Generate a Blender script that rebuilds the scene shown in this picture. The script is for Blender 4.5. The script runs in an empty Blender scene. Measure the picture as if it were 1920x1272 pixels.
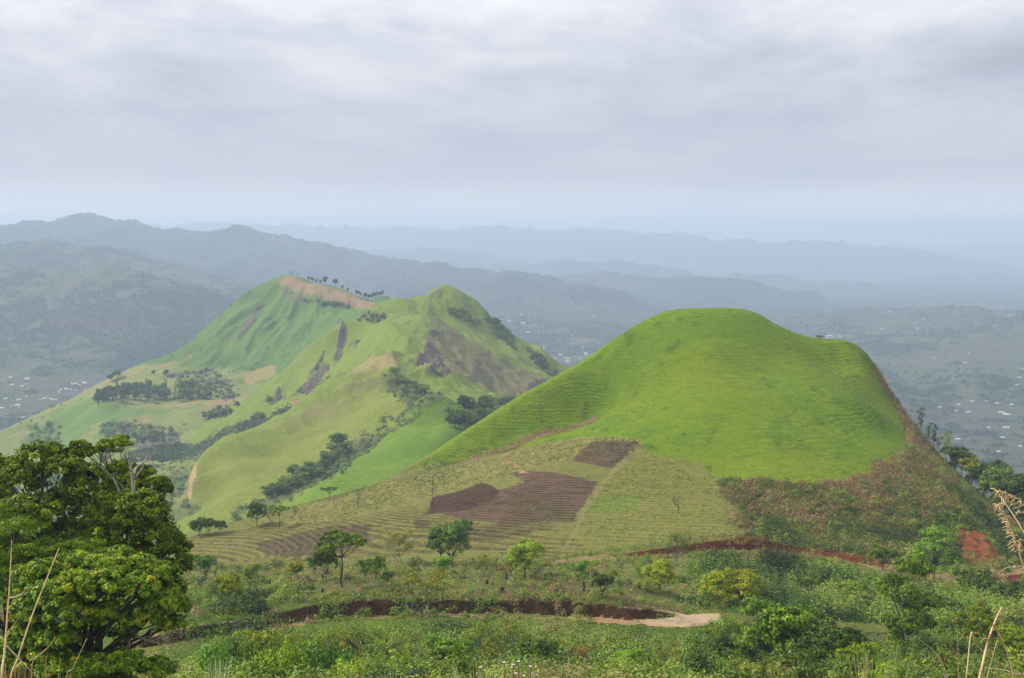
import bpy, math, random
import numpy as np
from mathutils import Vector, Matrix
R = math.radians
NU = 760
HAZE = 1.42e-4
scene = bpy.context.scene
col = scene.collection

# ------------------------------------------------------------------ camera
F, HOR = 2318.0, 450.0                     # focal length in photo pixels, row of the true horizon
PITCH = math.atan((636 - HOR) / F)
cd = bpy.data.cameras.new("camera"); cam = bpy.data.objects.new("camera", cd); col.objects.link(cam)
cd.sensor_width = 36; cd.lens = 36 * F / 1920; cd.clip_start = 0.1; cd.clip_end = 150000
cam.location = (0, 0, 0); cam.rotation_euler = (math.pi / 2 - PITCH, 0, 0)
scene.camera = cam
CP, SP = math.cos(PITCH), math.sin(PITCH)

# ------------------------------------------------------------------ light, sky, exposure
SUN_EL, SUN_AZ = R(40), R(-72)             # azimuth from +Y towards +X: the sun stands to the left
vs = scene.view_settings
vs.view_transform = 'Standard'; vs.look = 'None'; vs.exposure = 0.2; vs.gamma = 1; vs.use_curve_mapping = False
ld = bpy.data.lights.new("sun", 'SUN'); sun = bpy.data.objects.new("sun", ld); col.objects.link(sun)
ld.energy = 5.0; ld.angle = R(6); ld.color = (1.0, 0.925, 0.80)
sd = Vector((math.sin(SUN_AZ) * math.cos(SUN_EL), math.cos(SUN_AZ) * math.cos(SUN_EL), math.sin(SUN_EL)))
sun.rotation_euler = sd.to_track_quat('Z', 'Y').to_euler()

class NT:
    """small node-tree writer"""
    def __init__(s, nt): s.nt = nt; s.n = nt.nodes; s.l = nt.links
    def node(s, t, ins=None, **kw):
        n = s.n.new(t)
        for k, v in kw.items(): setattr(n, k, v)
        for k, v in (ins or {}).items():
            sk = n.inputs[k]
            if hasattr(v, 'is_output') or isinstance(v, bpy.types.NodeSocket): s.l.new(v, sk)
            else: sk.default_value = v
        return n
    def math(s, op, a, b=None, c=None, clamp=False):
        n = s.n.new('ShaderNodeMath'); n.operation = op; n.use_clamp = clamp
        for i, v in enumerate((a, b, c)):
            if v is None: continue
            if isinstance(v, bpy.types.NodeSocket): s.l.new(v, n.inputs[i])
            else: n.inputs[i].default_value = v
        return n.outputs[0]
    def vmath(s, op, a, b=None, scale=None):
        n = s.n.new('ShaderNodeVectorMath'); n.operation = op
        for i, v in enumerate((a, b)):
            if v is None: continue
            if isinstance(v, bpy.types.NodeSocket): s.l.new(v, n.inputs[i])
            else: n.inputs[i].default_value = v
        if scale is not None: n.inputs['Scale'].default_value = scale
        return n.outputs[0]
    def mix(s, fac, a, b, typ='RGBA', blend='MIX'):
        n = s.n.new('ShaderNodeMix'); n.data_type = typ; n.blend_type = blend if typ == 'RGBA' else 'MIX'
        ids = {'RGBA': (0, 6, 7, 2), 'FLOAT': (0, 2, 3, 0)}[typ]
        for i, v in zip(ids[:3], (fac, a, b)):
            if isinstance(v, bpy.types.NodeSocket): s.l.new(v, n.inputs[i])
            else:
                if typ == 'RGBA' and i != 0 and len(v) == 3: v = (*v, 1)
                n.inputs[i].default_value = v
        return n.outputs[ids[3]]
    def noise(s, vec, scale, detail=4, rough=.5, dist=0.0):
        return s.node('ShaderNodeTexNoise', {'Vector': vec, 'Scale': scale, 'Detail': detail, 'Roughness': rough, 'Distortion': dist}).outputs['Fac']
    def ramp(s, fac, stops, interp='LINEAR'):
        n = s.n.new('ShaderNodeValToRGB'); s.l.new(fac, n.inputs[0]); r = n.color_ramp; r.interpolation = interp
        while len(r.elements) < len(stops): r.elements.new(0.5)
        for e, (p, c) in zip(r.elements, stops):
            e.position = p; e.color = (*c, 1) if len(c) == 3 else c
        return n.outputs[0]
    def mapr(s, v, a, b, c=0.0, d=1.0, smooth=True):
        n = s.node('ShaderNodeMapRange', {0: v, 1: a, 2: b, 3: c, 4: d}); n.interpolation_type = 'SMOOTHSTEP' if smooth else 'LINEAR'
        return n.outputs[0]

def srgb(r, g, b):
    f = lambda v: (v / 255 / 12.92) if v / 255 <= .04045 else ((v / 255 + .055) / 1.055) ** 2.4
    return (f(r), f(g), f(b))

world = bpy.data.worlds.new("World"); scene.world = world; world.use_nodes = True
W = NT(world.node_tree); W.n.clear()
tc = W.node('ShaderNodeTexCoord').outputs['Generated']
dirn = W.vmath('NORMALIZE', tc)
sep = W.node('ShaderNodeSeparateXYZ', {0: dirn}); dz = sep.outputs[2]
sky = W.node('ShaderNodeTexSky'); sky.sky_type = 'NISHITA'; sky.sun_disc = False
sky.sun_elevation = SUN_EL; sky.sun_rotation = SUN_AZ; sky.air_density = 1.2; sky.dust_density = 3
# cloud deck: direction projected on a level layer, so the sheets flatten towards the horizon
zz = W.math('MAXIMUM', W.math('ADD', dz, 0.10), 0.03)
proj = W.node('ShaderNodeCombineXYZ', {0: W.math('DIVIDE', sep.outputs[0], zz), 1: W.math('DIVIDE', sep.outputs[1], zz), 2: 0.0}).outputs[0]
c1 = W.noise(W.vmath('MULTIPLY', proj, (1.0, .75, 1)), 1.25, 5, .5, .5)
c2 = W.noise(W.vmath('MULTIPLY', proj, (1.4, 1.0, 1)), .42, 5, .5, .5)
c3 = W.noise(W.vmath('MULTIPLY', proj, (1.5, 1.0, 1)), 4.5, 5, .55, .6)
cl = W.math('ADD', W.math('ADD', W.math('MULTIPLY', c1, .46), W.math('MULTIPLY', c2, .46)), W.math('MULTIPLY', c3, .15))
base = W.ramp(W.mapr(dz, 0.0, 1.0, 0, 1, False), [
    (0.0, (.92, .88, .88)), (.022, (.84, .81, .83)), (.05, (.56, .545, .61)), (.095, (.54, .54, .605)), (.15, (.60, .61, .66)),
    (.205, (.77, .78, .82)), (.35, (.82, .84, .87)), (1.0, (.95, .96, .98))])
amp = W.mapr(dz, .03, .17, .05, .8)
k = W.math('MULTIPLY_ADD', W.math('MULTIPLY', W.math('SUBTRACT', cl, .5), 2.9), amp, 1.0)
cloud = W.vmath('SCALE', base); W.l.new(W.math('MAXIMUM', k, .5), cloud.node.inputs['Scale'])
tint = W.mix(W.mapr(cl, .4, .62), (.95, .965, 1.04), (1.02, 1.01, .985))
cloud = W.mix(1.0, cloud, tint, blend='MULTIPLY')
c10 = W.vmath('SCALE', cloud, scale=10.0)
skyc = W.mix(.94, sky.outputs[0], c10)
low = W.mapr(dz, -.03, -.002)
skyc = W.mix(low, (1.0, 1.3, 1.2), skyc)
bg = W.node('ShaderNodeBackground', {'Color': skyc, 'Strength': .1})
wo = W.node('ShaderNodeOutputWorld', {'Surface': bg.outputs[0]})

# ------------------------------------------------------------------ helpers
def P(px, py, Y):
    """photo pixel + forward distance -> point of the place"""
    u, v = (px - 960) / F, (636 - py) / F
    d = (u, CP + v * SP, v * CP - SP); k = Y / d[1]
    return (d[0] * k, Y, d[2] * k)

LONG = []
def tag(o, label=None, cat=None, group=None, kind=None):
    if label and not 4 <= len(label.split()) <= 16: LONG.append(label)
    if label: o['label'] = label
    if cat: o['category'] = cat
    if group: o['group'] = group
    if kind: o['kind'] = kind
    return o

_rs = np.random.RandomState(7)
_lat = _rs.rand(256, 256)
def vnoise(x, y, seed=0):
    x = np.asarray(x, float) + seed * 17.31; y = np.asarray(y, float) + seed * 31.7
    xi = np.floor(x).astype(np.int64); yi = np.floor(y).astype(np.int64); fx = x - xi; fy = y - yi
    fx = fx * fx * fx * (fx * (fx * 6 - 15) + 10); fy = fy * fy * fy * (fy * (fy * 6 - 15) + 10)
    a, b, c, d = xi & 255, (xi + 1) & 255, yi & 255, (yi + 1) & 255
    return ((_lat[a, c] * (1 - fx) + _lat[b, c] * fx) * (1 - fy) + (_lat[a, d] * (1 - fx) + _lat[b, d] * fx) * fy) * 2 - 1
def fbm(x, y, oct=4, seed=0, gain=.5, ridged=False):
    s, a, n = 0.0, 1.0, 0.0
    for i in range(oct):
        v = vnoise(x, y, seed + i * 3)
        if ridged: v = 1 - 2 * np.abs(v)
        s = s + v * a; n += a; a *= gain
        x, y = x * 1.62 - y * 1.21, x * 1.21 + y * 1.62
    return s / n
def smooth(v, a, b):
    t = np.clip((v - a) / (b - a), 0, 1); return t * t * (3 - 2 * t)

# ------------------------------------------------------------------ terrain: control points of each landform
class Surf:
    def __init__(s, pts, reach, slope=.8, c=.012):
        s.p = np.array(pts, float); n = len(s.p); s.reach = reach; s.slope = slope
        s.c = np.full(n, c * float(np.median(s.p[:, 1]))); s.m = s.p.mean(0)
        r = np.hypot(s.p[:, None, 0] - s.p[None, :, 0], s.p[:, None, 1] - s.p[None, :, 1])
        A = np.zeros((n + 3, n + 3)); A[:n, :n] = np.sqrt(r * r + s.c[None, :] ** 2) - np.eye(n) * .6
        q = (s.p[:, :2] - s.m[:2]) / 100; A[:n, n] = 1; A[:n, n + 1:] = q; A[n, :n] = 1; A[n + 1:, :n] = q.T
        s.w = np.linalg.solve(A, np.append(s.p[:, 2], [0, 0, 0]))
    def __call__(s, x, y):
        n = len(s.p); out = np.full(x.shape, -1e4); mx = s.p[:, 0], s.p[:, 1]
        M = 250 + s.reach
        sel = (x > mx[0].min() - M) & (x < mx[0].max() + M) & (y > mx[1].min() - M) & (y < mx[1].max() + M)
        X, Y = x[sel], y[sel]; v = np.full(X.shape, s.w[n]); v += s.w[n + 1] * (X - s.m[0]) / 100 + s.w[n + 2] * (Y - s.m[1]) / 100
        dm = np.full(X.shape, 1e9)
        for i in range(n):
            r2 = (X - s.p[i, 0]) ** 2 + (Y - s.p[i, 1]) ** 2
            v += s.w[i] * np.sqrt(r2 + s.c[i] ** 2); np.minimum(dm, r2, out=dm)
        v -= s.slope * np.maximum(0, np.sqrt(dm) - s.reach)
        out[sel] = v
        return out

def L(*t): return [P(*q) for q in t]
def behind(t, steps):
    o = []
    for q in t:
        x, y, z = P(*q)
        for dy, dzv in steps: o.append((x * (y + dy) / y, y + dy, z - dzv))
    return o

crestA = [(1330,577,500),(1250,583,498),(1200,605,495),(1150,640,490),(1100,678,485),(1050,706,480),(1000,735,475),(950,765,470),
  (900,795,465),(860,820,460),(820,845,455),(780,869,450),(740,893,445),(700,908,440),(650,925,435),(600,938,427),(560,950,420),(500,967,410),(430,985,400),(390,996,393),(350,1008,385),
  (200,1040,370),(0,1090,350),(-200,1150,330),(1370,577,501),(1400,581,502),(1425,592,503),(1440,603,504),(1460,620,505),(1485,634,506),(1520,645,505),(1560,649,500),(1590,650,496),(1613,655,490),
  (1630,668,485),(1641,685,480),(1665,735,465),(1690,780,450),(1730,820,440),(1780,870,430),(1840,925,415),(1880,960,407),(1920,990,400),(2000,1040,390),(2100,1100,380),(2300,1200,370)]
inA = L((1330,650,460),(1330,750,420),(1330,850,385),(1330,900,366),(1400,900,362),(1400,950,345),(1400,1000,321),
  (1150,850,390),(1150,950,350),(1150,1020,318),(1000,900,372),(1000,980,338),(1000,1040,308),(850,920,380),(850,1000,335),(850,1050,300),
  (700,960,372),(700,1030,320),(500,1040,335),(500,1000,375),(400,1060,330),(400,1020,365),(600,1000,350),
  (1500,800,400),(1500,900,360),(1500,980,332),(1600,750,425),(1600,850,385),(1600,950,345),(1700,900,372),(1700,1000,335),(1700,850,395),
  (1800,950,360),(1800,1000,335),(1900,1040,335),(1430,700,445),(1500,700,445),(1200,700,462),(1200,780,425),(1560,690,470),(1610,700,462),(1640,760,440),(1670,820,412),
  (850,860,450),(950,835,455),(1050,803,460),(1115,783,463),(850,868,424),(950,845,426),(1050,813,431),(1120,790,438),(1180,760,445),
  (1250,1010,318),(1500,1018,319),(1600,1033,313),(1250,950,346),
  (400,1140,214),(500,1130,217.5),(600,1121,221),(700,1113,222),(800,1112,222.5),(900,1112,223),(1000,1114,223),(1100,1118,222),(1200,1132,219.5),(600,1108,228),(800,1104,229),(1000,1105,229),(1150,1112,226),(700,1094,240),(900,1094,240),(1100,1096,241),(500,1098,238),(700,1165,211),(900,1172,210),(1100,1180,208),(500,1195,200),(700,1070,268),(500,1070,270),(900,1070,268),(1100,1072,268),
  (350,1100,245),(200,1100,250),(0,1150,220),(350,1160,205),
  (1300,1100,275),(1400,1060,300),(1500,1100,278),(1600,1075,298),(1800,1100,290),(1920,1100,300),(1300,1150,240),(1400,1150,245),(1600,1150,248),(1800,1150,252),
  (500,1200,196),(700,1200,195),(900,1200,195),(1100,1200,195),(1300,1200,205),(1500,1200,210),(1700,1200,210),(1900,1200,212),
  (300,1270,172),(700,1270,170),(1100,1270,170),(1500,1270,172),(1900,1270,172),(0,1230,190),(2300,1250,190),(2150,1130,300),(-250,1240,190))
for u in (-.75, -.5, -.25, 0, .25, .5, .75):
    inA += [(u * 170, 140, -52), (u * 140, 100, -40), (u * 100, 60, -26), (u * 70, 30, -13.5), (u * 40, 12, -6.2), (u * 30, 4, -2.35), (u * 25, 0, -1.72), (u * 25, -12, -1.6), (u * 30, -30, -1.2)]
A = Surf(L(*crestA) + behind(crestA, [(45, 22), (120, 75), (260, 190)]) + inA, 90, .5)

crestB = [(828,741,900),(805,743,897),(785,750,888),(762,775,872),(720,820,840),(660,865,795),(600,905,765),(540,945,735),(470,972,715),(415,990,700),(350,1000,690)]
B = Surf(L(*crestB) + behind(crestB, [(30, 18), (80, 50), (160, 110)]) +
  L((838,770,870),(860,800,842),(862,815,820),(800,850,798),(720,900,742),(800,800,850),(600,940,722),(500,985,688),(760,860,790),(670,905,745),(420,1000,670),(850,880,760),(750,960,700),(600,980,680)) +
  [P(900,800,890), P(950,800,900), P(1000,800,930), P(900,900,800), P(1000,900,820)], 45, .6)

crestC = [(812,552,1496),(822,543,1500),(838,544,1500),(856,549,1498),(880,562,1490),(900,576,1486),(920,594,1480),(950,617,1466),(985,640,1450),(1020,662,1435),(1050,678,1420),(1078,691,1410),(1110,722,1400),(1150,760,1390),
  (795,563,1480),(760,566,1466),(740,567,1460),(715,573,1450),(690,585,1440),(662,597,1425),(645,610,1410),(605,632,1440),(570,662,1435),(540,690,1425),(500,715,1412),(460,745,1400),(430,762,1385)]
crestC2 = [(655,722,1115),(600,748,1085),(550,778,1055),(500,803,1030),(440,828,1000),(400,845,980),(366,870,935),(347,920,875),(330,975,800),(300,1010,770)]
C_ = Surf(L(*crestC) + behind(crestC, [(60, 40), (150, 110), (300, 220)]) + L(*crestC2) + behind(crestC2[3:], [(40, 22), (110, 55)]) +
  L((800,590,1370),(802,610,1335),(800,640,1280),(792,665,1230),(770,690,1190),(740,600,1380),(700,620,1355),(690,650,1290),(700,665,1240),(720,684,1165),(660,680,1230),(640,690,1290),(630,690,1320),
    (640,640,1400),(635,670,1365),(600,700,1340),(560,740,1310),(520,755,1300),(640,720,1180),(600,735,1200),(560,760,1250),
    (715,696,1110),(690,710,1090),(640,745,1050),(620,765,1030),(540,812,970),(450,860,915),(400,900,870),(360,960,800),
    (600,800,990),(600,840,920),(500,850,930),(500,900,855),(420,930,815),(600,880,860),(530,905,820),(700,780,950),(650,830,880),(560,885,825),(490,930,790),(430,970,760),(400,1000,740),
    (740,730,1060),(770,735,1030),(820,722,1080),(820,703,1100),(850,712,1095),(870,735,1060),(790,745,980),(900,770,1000),(950,770,1000),
    (835,607,1372),(870,637,1350),(930,670,1345),(1000,703,1340),(1040,727,1330),(1080,760,1320),(850,660,1300),(850,690,1235),(900,730,1200),(950,760,1190),(870,720,1160),(960,720,1270),(1020,750,1250),(1000,790,1150),
    (815,660,1245),(808,690,1195),(830,600,1420),(860,600,1425),(900,630,1405),(950,664,1392),(1000,694,1382),(1050,725,1372),(840,570,1455),(880,595,1445),(940,635,1430)) +
  [P(1100,800,1100), P(1150,850,1200)], 60, .6, .008)

crestD = [(-400,920,1500),(-250,890,1560),(-100,855,1620),(0,822,1650),(60,792,1680),(100,770,1700),(150,745,1730),(200,722,1750),(250,705,1770),(310,691,1790),(345,665,1810),(380,622,1840),(420,590,1860),(460,555,1880),(500,532,1900),(540,521,1900),
  (575,527,1890),(620,543,1860),(660,556,1840),(710,570,1830),(760,600,1850),(850,650,1850)]
D_ = Surf(L(*crestD) + behind(crestD, [(60, 40), (150, 100), (350, 230)]) +
  L((190,760,1500),(300,752,1520),(400,742,1540),(480,735,1560),(250,725,1640),(540,600,1790),(540,680,1660),(540,735,1570),(500,590,1810),(460,640,1745),(470,700,1650),(400,690,1700),(380,660,1745),(620,600,1760),(620,660,1660),
    (500,570,1850),(445,610,1790),(420,650,1745),(580,640,1710),(590,580,1800),(425,700,1690),(190,800,1420),(300,790,1420),(400,775,1430),(500,760,1450),(100,820,1480),(100,850,1390),(0,860,1400),(250,850,1310),(400,850,1270),(500,800,1340),(400,800,1370),
    (300,880,1190),(350,870,1110),(350,900,1010),(350,960,860),(300,1000,800),(200,900,1120),(100,1000,800),(0,900,1120),(0,1000,820),(-200,1000,850),(-200,950,1200),(450,880,1000),(450,1000,800),(-400,1000,1200),
    (560,760,1380),(600,740,1440),(700,700,1550),(150,780,1520),(260,810,1390),(330,830,1330)), 80, .45, .006)

def seg_ridge(x, y, pts, s, floor, k=1.0):
    """ridge line with concave flanks that ease down to the valley floor"""
    best = np.full(x.shape, -1e4); p = np.array([P(*q) for q in pts])
    for a, b in zip(p[:-1], p[1:]):
        d = b[:2] - a[:2]; t = np.clip(((x - a[0]) * d[0] + (y - a[1]) * d[1]) / (d @ d), 0, 1)
        r = np.hypot(x - a[0] - t * d[0], y - a[1] - t * d[1]); zr = a[2] + t * (b[2] - a[2])
        A_ = np.maximum(zr - floor, 5); rr = np.sqrt(r * r + (k * 60) ** 2) - k * 60
        best = np.maximum(best, floor + A_ * np.exp(-(s * rr / A_) ** 1.15))
    return best

FAR = [  # crest (px, py, Y)..., flank slope, roughness scale
 ([(-400,500,4300),(-200,522,4300),(-60,516,4300),(30,509,4300),(120,510,4300),(230,505,4300),(300,524,4250),(345,545,4200),(390,575,4100),(430,610,3950)], .42),
 ([(230,505,4300),(250,545,4050),(290,580,3900),(310,610,3700)], .40), ([(30,509,4300),(70,560,4000),(110,600,3780),(130,625,3650)], .40),
 ([(390,575,4100),(380,615,3850),(360,650,3600),(300,690,3400)], .35), ([(-200,522,4300),(-150,600,3900),(-120,650,3600)], .4),
 ([(110,600,3780),(200,612,3700),(260,625,3650)], .45),
 ([(-300,470,5600),(-100,465,5600),(60,458,5500),(140,462,5500),(210,480,5400),(260,500,5300),(330,520,5100)], .3),
 ([(300,500,5800),(380,505,5800),(470,530,5600),(500,560,5300),(520,600,4900)], .3),
 ([(-500,400,8200),(-250,415,8200),(-100,410,8000),(0,425,8000),(75,427,7900),(110,414,7850),(145,404,7800),(185,411,7800),(240,428,7800),(310,436,7800),(370,432,7600),(430,430,7500),(450,436,7500),(500,453,7300),(560,467,7200),(610,480,7100),(680,492,7000),
    (715,486,6900),(760,490,6900),(830,498,6800),(900,510,6600),(960,520,6400),(1030,540,6200),(1080,572,5900),(1100,600,5600)], .30),
 ([(145,404,7800),(180,450,7000),(230,480,6400)], .3), ([(430,430,7500),(450,480,6700),(480,520,6100)], .3), ([(715,486,6900),(760,540,6000),(800,590,5300)], .28), ([(900,510,6600),(960,570,5700)], .26),
 ([(1010,560,8200),(1050,530,8200),(1090,519,8200),(1135,516,8200),(1170,521,8200),(1200,532,8100),(1230,524,8000),(1270,520,8000),(1320,523,7900),(1360,530,7800),(1400,548,7700),(1450,575,7500),(1500,600,7300)], .34),
 ([(1130,516,8200),(1120,570,7000),(1110,610,6000)], .25), ([(1320,523,7900),(1330,570,7000)], .25),
 ([(1440,625,5600),(1480,610,5500),(1560,596,5300),(1620,589,5200),(1690,583,5200),(1735,575,5200),(1790,580,5150),(1850,583,5100),(1920,584,5000),(2050,575,5000),(2300,590,5000)], .34),
 ([(1735,575,5200),(1700,630,4400),(1660,680,3900)], .2), ([(1920,584,5000),(1860,640,4100),(1800,690,3600)], .2), ([(2100,680,3300),(1960,690,3300),(1900,700,3250),(1840,730,3150),(1800,760,3000)], .3),
 ([(1560,596,5300),(1540,640,4600)], .3),
 ([(1690,640,4300),(1780,650,4200),(1850,662,4100),(1930,668,4000),(2100,660,4000)], .32), ([(1830,584,5100),(1800,620,4600),(1770,650,4200)], .3), ([(1640,590,5200),(1610,625,4700),(1590,660,4200)], .3),
 ([(1330,520,10450),(1380,517,10450),(1415,512,10450),(1450,517,10450),(1480,530,10334),(1530,535,10160),(1585,528,10044),(1630,545,9928),(1680,570,9696)], .4),
 ([(960,500,11030),(1030,496,11030),(1080,495,11030),(1122,489,11030),(1160,497,11030),(1220,501,11030),(1250,512,10856),(1300,520,10740)], .3),
 ([(1600,545,12480),(1660,535,12480),(1730,522,12480),(1760,519,12480),(1810,525,12480),(1850,517,12480),(1890,524,12480),(1960,520,12480),(2200,530,12480)], .35),
 ([(550,480,12770),(640,476,12770),(740,470,12770),(800,466,12770),(850,475,12770),(920,486,12480),(1000,500,12480)], .25),
 ([(-600,436,17700),(200,430,17700),(395,418,17700),(450,420,17700),(520,425,17700),(640,424,17700),(760,428,17410),(880,429,17120),(950,426,17120),(1050,431,17120),(1150,434,16830),(1210,439,16830),(1260,438,16540),(1310,446,16540),(1400,452,16540),(1450,458,15960),
    (1500,455,15960),(1560,456,15960),(1610,459,15960),(1640,470,15670),(1700,484,15380),(1780,500,15090)], .22),
 ([(1500,474,21180),(1640,472,21180),(1700,470,21180),(1780,476,21180),(1860,484,21180),(2000,480,21180),(2400,470,21180)], .2),
 ([(-600,447,25820),(500,446,25820),(1000,447,25820),(1500,460,25820),(2500,458,25820)], .2),
]
def far_floor(x, y):
    lump = smooth(y, 2500, 3200) * (1 - smooth(y, 5600, 7000))
    return -424 - 330 * smooth(y, 5500, 7400) + 26 * fbm(x / 420, y / 420, 4, 5) + 40 * fbm(x / 1500, y / 1500, 3, 9) + lump * (smooth(x, -300, 700) * 48 + 14) * (fbm(x / 620, y / 800, 4, 19, .5, True) + .1)
def far_height(x, y):
    fl = far_floor(x, y)
    # gullies: warp the ground before measuring the distance to a crest
    wx = x + 90 * fbm(x / 330, y / 330, 4, 21) * np.clip(y / 5000, .6, 2.2); wy = y + 90 * fbm(x / 330, y / 330, 4, 33) * np.clip(y / 5000, .6, 2.2)
    h = fl.copy()
    for pts, s in FAR:
        h = np.maximum(h, seg_ridge(wx, wy, pts, s, -425 if min(p_[2] for p_ in pts) < 5400 else -700, 1.0))
    rel = np.clip((h + 425 + 275 * smooth(y, 5500, 7400)) / 250, 0, 1)
    sc = np.clip(y / 5000, .7, 3)
    h = h + rel * (1 - .5 * rel) * 85 * sc * (fbm(x / 330, y / 420, 5, 41, .45, True) - .2) * (1 - .45 * smooth(y, 5800, 7500)) * smooth(y, 2300, 3300)
    h = h + smooth(y, 2300, 3200) * (11 * fbm(x / 150, y / 190, 4, 51, .5, True))
    h = h + 5 * fbm(x / 70, y / 70, 3, 61)
    h = np.where(y > 16000, np.minimum(h, 260), h)
    return h

ROADS = {  # centre line, half width, cut slope
 'low': ([(60,1262,172),(180,1240,183),(300,1216,193),(420,1196,200),(520,1182,207),(620,1168,213),(760,1160,215),(900,1157,216),(1050,1162,215.5),(1150,1167,214),(1230,1170,213.5),(1290,1160,217),(1340,1158,219),(1420,1160,221),(1520,1168,221),(1640,1180,219)], 2.8),
 'up': ([(1040,1054,296),(1120,1048,304),(1250,1046,310),(1400,1042,315),(1500,1046,314),(1600,1058,309),(1700,1074,300),(1800,1080,298),(1900,1072,305),(2000,1060,318)], 2.0)}
def densify(pts, n=8):
    p = np.array([P(*q) for q in pts]); out = []
    for i in range(len(p) - 1):
        a = p[max(i - 1, 0)]; b = p[i]; c = p[i + 1]; d = p[min(i + 2, len(p) - 1)]
        for t in np.arange(n) / n:
            out.append(.5 * ((2 * b) + (c - a) * t + (2 * a - 5 * b + 4 * c - d) * t * t + (3 * b - a - 3 * c + d) * t ** 3))
    out.append(p[-1]); return np.array(out)
RD = {k: densify(v[0]) for k, v in ROADS.items()}
def carve(x, y, h):
    """cut each road level into the slope, bank on the uphill side"""
    rd = np.full(x.shape, 1e3)
    for kx, (pts, w) in ROADS.items():
        p = RD[kx]; sel = (y > p[:, 1].min() - 25) & (y < p[:, 1].max() + 25) & (x > p[:, 0].min() - 25) & (x < p[:, 0].max() + 25)
        X, Y = x[sel], y[sel]; best = np.full(X.shape, 1e9); zr = np.zeros(X.shape)
        for a, b in zip(p[:-1], p[1:]):
            d = b[:2] - a[:2]; t = np.clip(((X - a[0]) * d[0] + (Y - a[1]) * d[1]) / (d @ d), 0, 1)
            r = np.hypot(X - a[0] - t * d[0], Y - a[1] - t * d[1]); m = r < best
            best = np.where(m, r, best); zr = np.where(m, a[2] + t * (b[2] - a[2]), zr)
        e = np.maximum(0, best - w + 1.0 * fbm(X / 5, Y / 5, 3, 77)); H = h[sel]
        up = np.where(kx == 'low', 3.4, 2.6) + .8 * fbm(X / 7, Y / 7, 2, 78)
        H = zr + np.clip(H - zr, -e * .7, e * up); h[sel] = H; rd[sel] = np.minimum(rd[sel], best - w)
    return h, rd

def height(x, y, parts=False):
    a = A(x, y); b = B(x, y); c = C_(x, y); d = D_(x, y)
    # relief that belongs to each landform
    am = smooth(y, 120, 330)
    a = a + .5 * fbm(x / 22, y / 22, 4, 1) * smooth(y, 20, 120) + .9 * fbm(x / 60, y / 60, 2, 2) * am * (1 - smooth(a, -70, -50))
    b = b + 2.2 * fbm(x / 55, y / 55, 4, 3)
    pk = 1 - .96 * np.exp(-((x + 95) ** 2 + (y - 1485) ** 2) / 85 ** 2)
    c = c + pk * 5.5 * fbm(x / 85, y / 85, 5, 4) + 8.0 * fbm(x / 52 + y / 160, y / 110, 4, 6, .5, True) * smooth(y, 900, 1150)
    th = np.arctan2(y - 1960, x + 318); rr = np.hypot(y - 1960, x + 318)      # spurs and gullies fan out from each summit
    g = fbm(th * 3.1 + .0022 * rr + 2, rr / 260, 4, 8, .5, True) * smooth(rr, 30, 220)
    th2 = np.arctan2(y - 1450, x + 90); rr2 = np.hypot(y - 1450, x + 90)
    c = c + 15 * fbm(th2 * 3.0 + .003 * rr2, rr2 / 300, 4, 15, .55, True) * smooth(rr2, 110, 330) * smooth(y, 950, 1150)
    d = d + 9 * fbm(x / 110, y / 110, 5, 7) + 16 * (g + .1) * smooth(d, -212, -165) * (1 - smooth(d, -82, -60))
    bf = np.interp(y, [0, 250, 500, 700, 1000, 1600, 2300, 2700], [-80, -110, -165, -190, -225, -330, -418, -500]) + 4 * fbm(x / 50, y / 50, 3, 12)
    f = np.where(y > 1900, far_height(x, y), -1e4); f = np.maximum(f, bf)
    st = np.stack([a, b, c, d, f]); reg = st.argmax(0); h = st.max(0)
    s2 = np.sort(st, 0)[-2]; kk = np.where(y < 700, 2.0, 6.0); gap = np.clip(1 - (h - s2) / kk, 0, 1)
    h = h + kk * .25 * gap * gap
    return (h, reg) if parts else h

# ------------------------------------------------------------------ the sampled sheet
uu = np.concatenate([np.linspace(-1.5, -.50, 40)[:-1], np.linspace(-.50, .50, NU), np.linspace(.50, 1.5, 40)[1:]])
yy = np.concatenate([np.linspace(-30, 90, 70)[:-1], np.linspace(90, 200, 150)[:-1], np.linspace(200, 340, 260)[:-1], np.linspace(340, 560, 240)[:-1],
     np.geomspace(560, 2000, 340)[:-1], np.geomspace(2000, 9000, 400)[:-1], np.geomspace(9000, 30000, 150)])
GX = uu[None, :] * (yy[:, None] + 40); GY = np.repeat(yy[:, None], len(uu), 1)
GZ, REG = height(GX.ravel(), GY.ravel(), True)
GZ, RDIST = carve(GX.ravel(), GY.ravel(), GZ)
GZ = GZ.reshape(GX.shape); REG = REG.reshape(GX.shape); RDIST = RDIST.reshape(GX.shape)
def Hq(x, y):
    x = np.atleast_1d(np.asarray(x, float)); y = np.atleast_1d(np.asarray(y, float))
    j = np.clip(np.searchsorted(yy, y) - 1, 0, len(yy) - 2); u = x / (y + 40); i = np.clip(np.searchsorted(uu, u) - 1, 0, len(uu) - 2)
    fy = np.clip((y - yy[j]) / (yy[j + 1] - yy[j]), 0, 1); fx = np.clip((u - uu[i]) / (uu[i + 1] - uu[i]), 0, 1)
    return (GZ[j, i] * (1 - fx) + GZ[j, i + 1] * fx) * (1 - fy) + (GZ[j + 1, i] * (1 - fx) + GZ[j + 1, i + 1] * fx) * fy
def ground(x, y): return float(Hq(x, y)[0])
def hit(px, py, y0=60, y1=40000):
    """where the sight line through a photo pixel first meets the ground between two distances"""
    Y = np.geomspace(y0, y1, int(max(60, math.log(y1 / y0) / .0012)))
    X, _, Z = P(px, py, 1.0); g = Hq(X * Y, Y); d = Z * Y - g
    k = np.argmax(d < 0) if (d < 0).any() else int(np.argmin(d / Y))
    return (X * Y[k], Y[k], float(g[k]))

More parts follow.
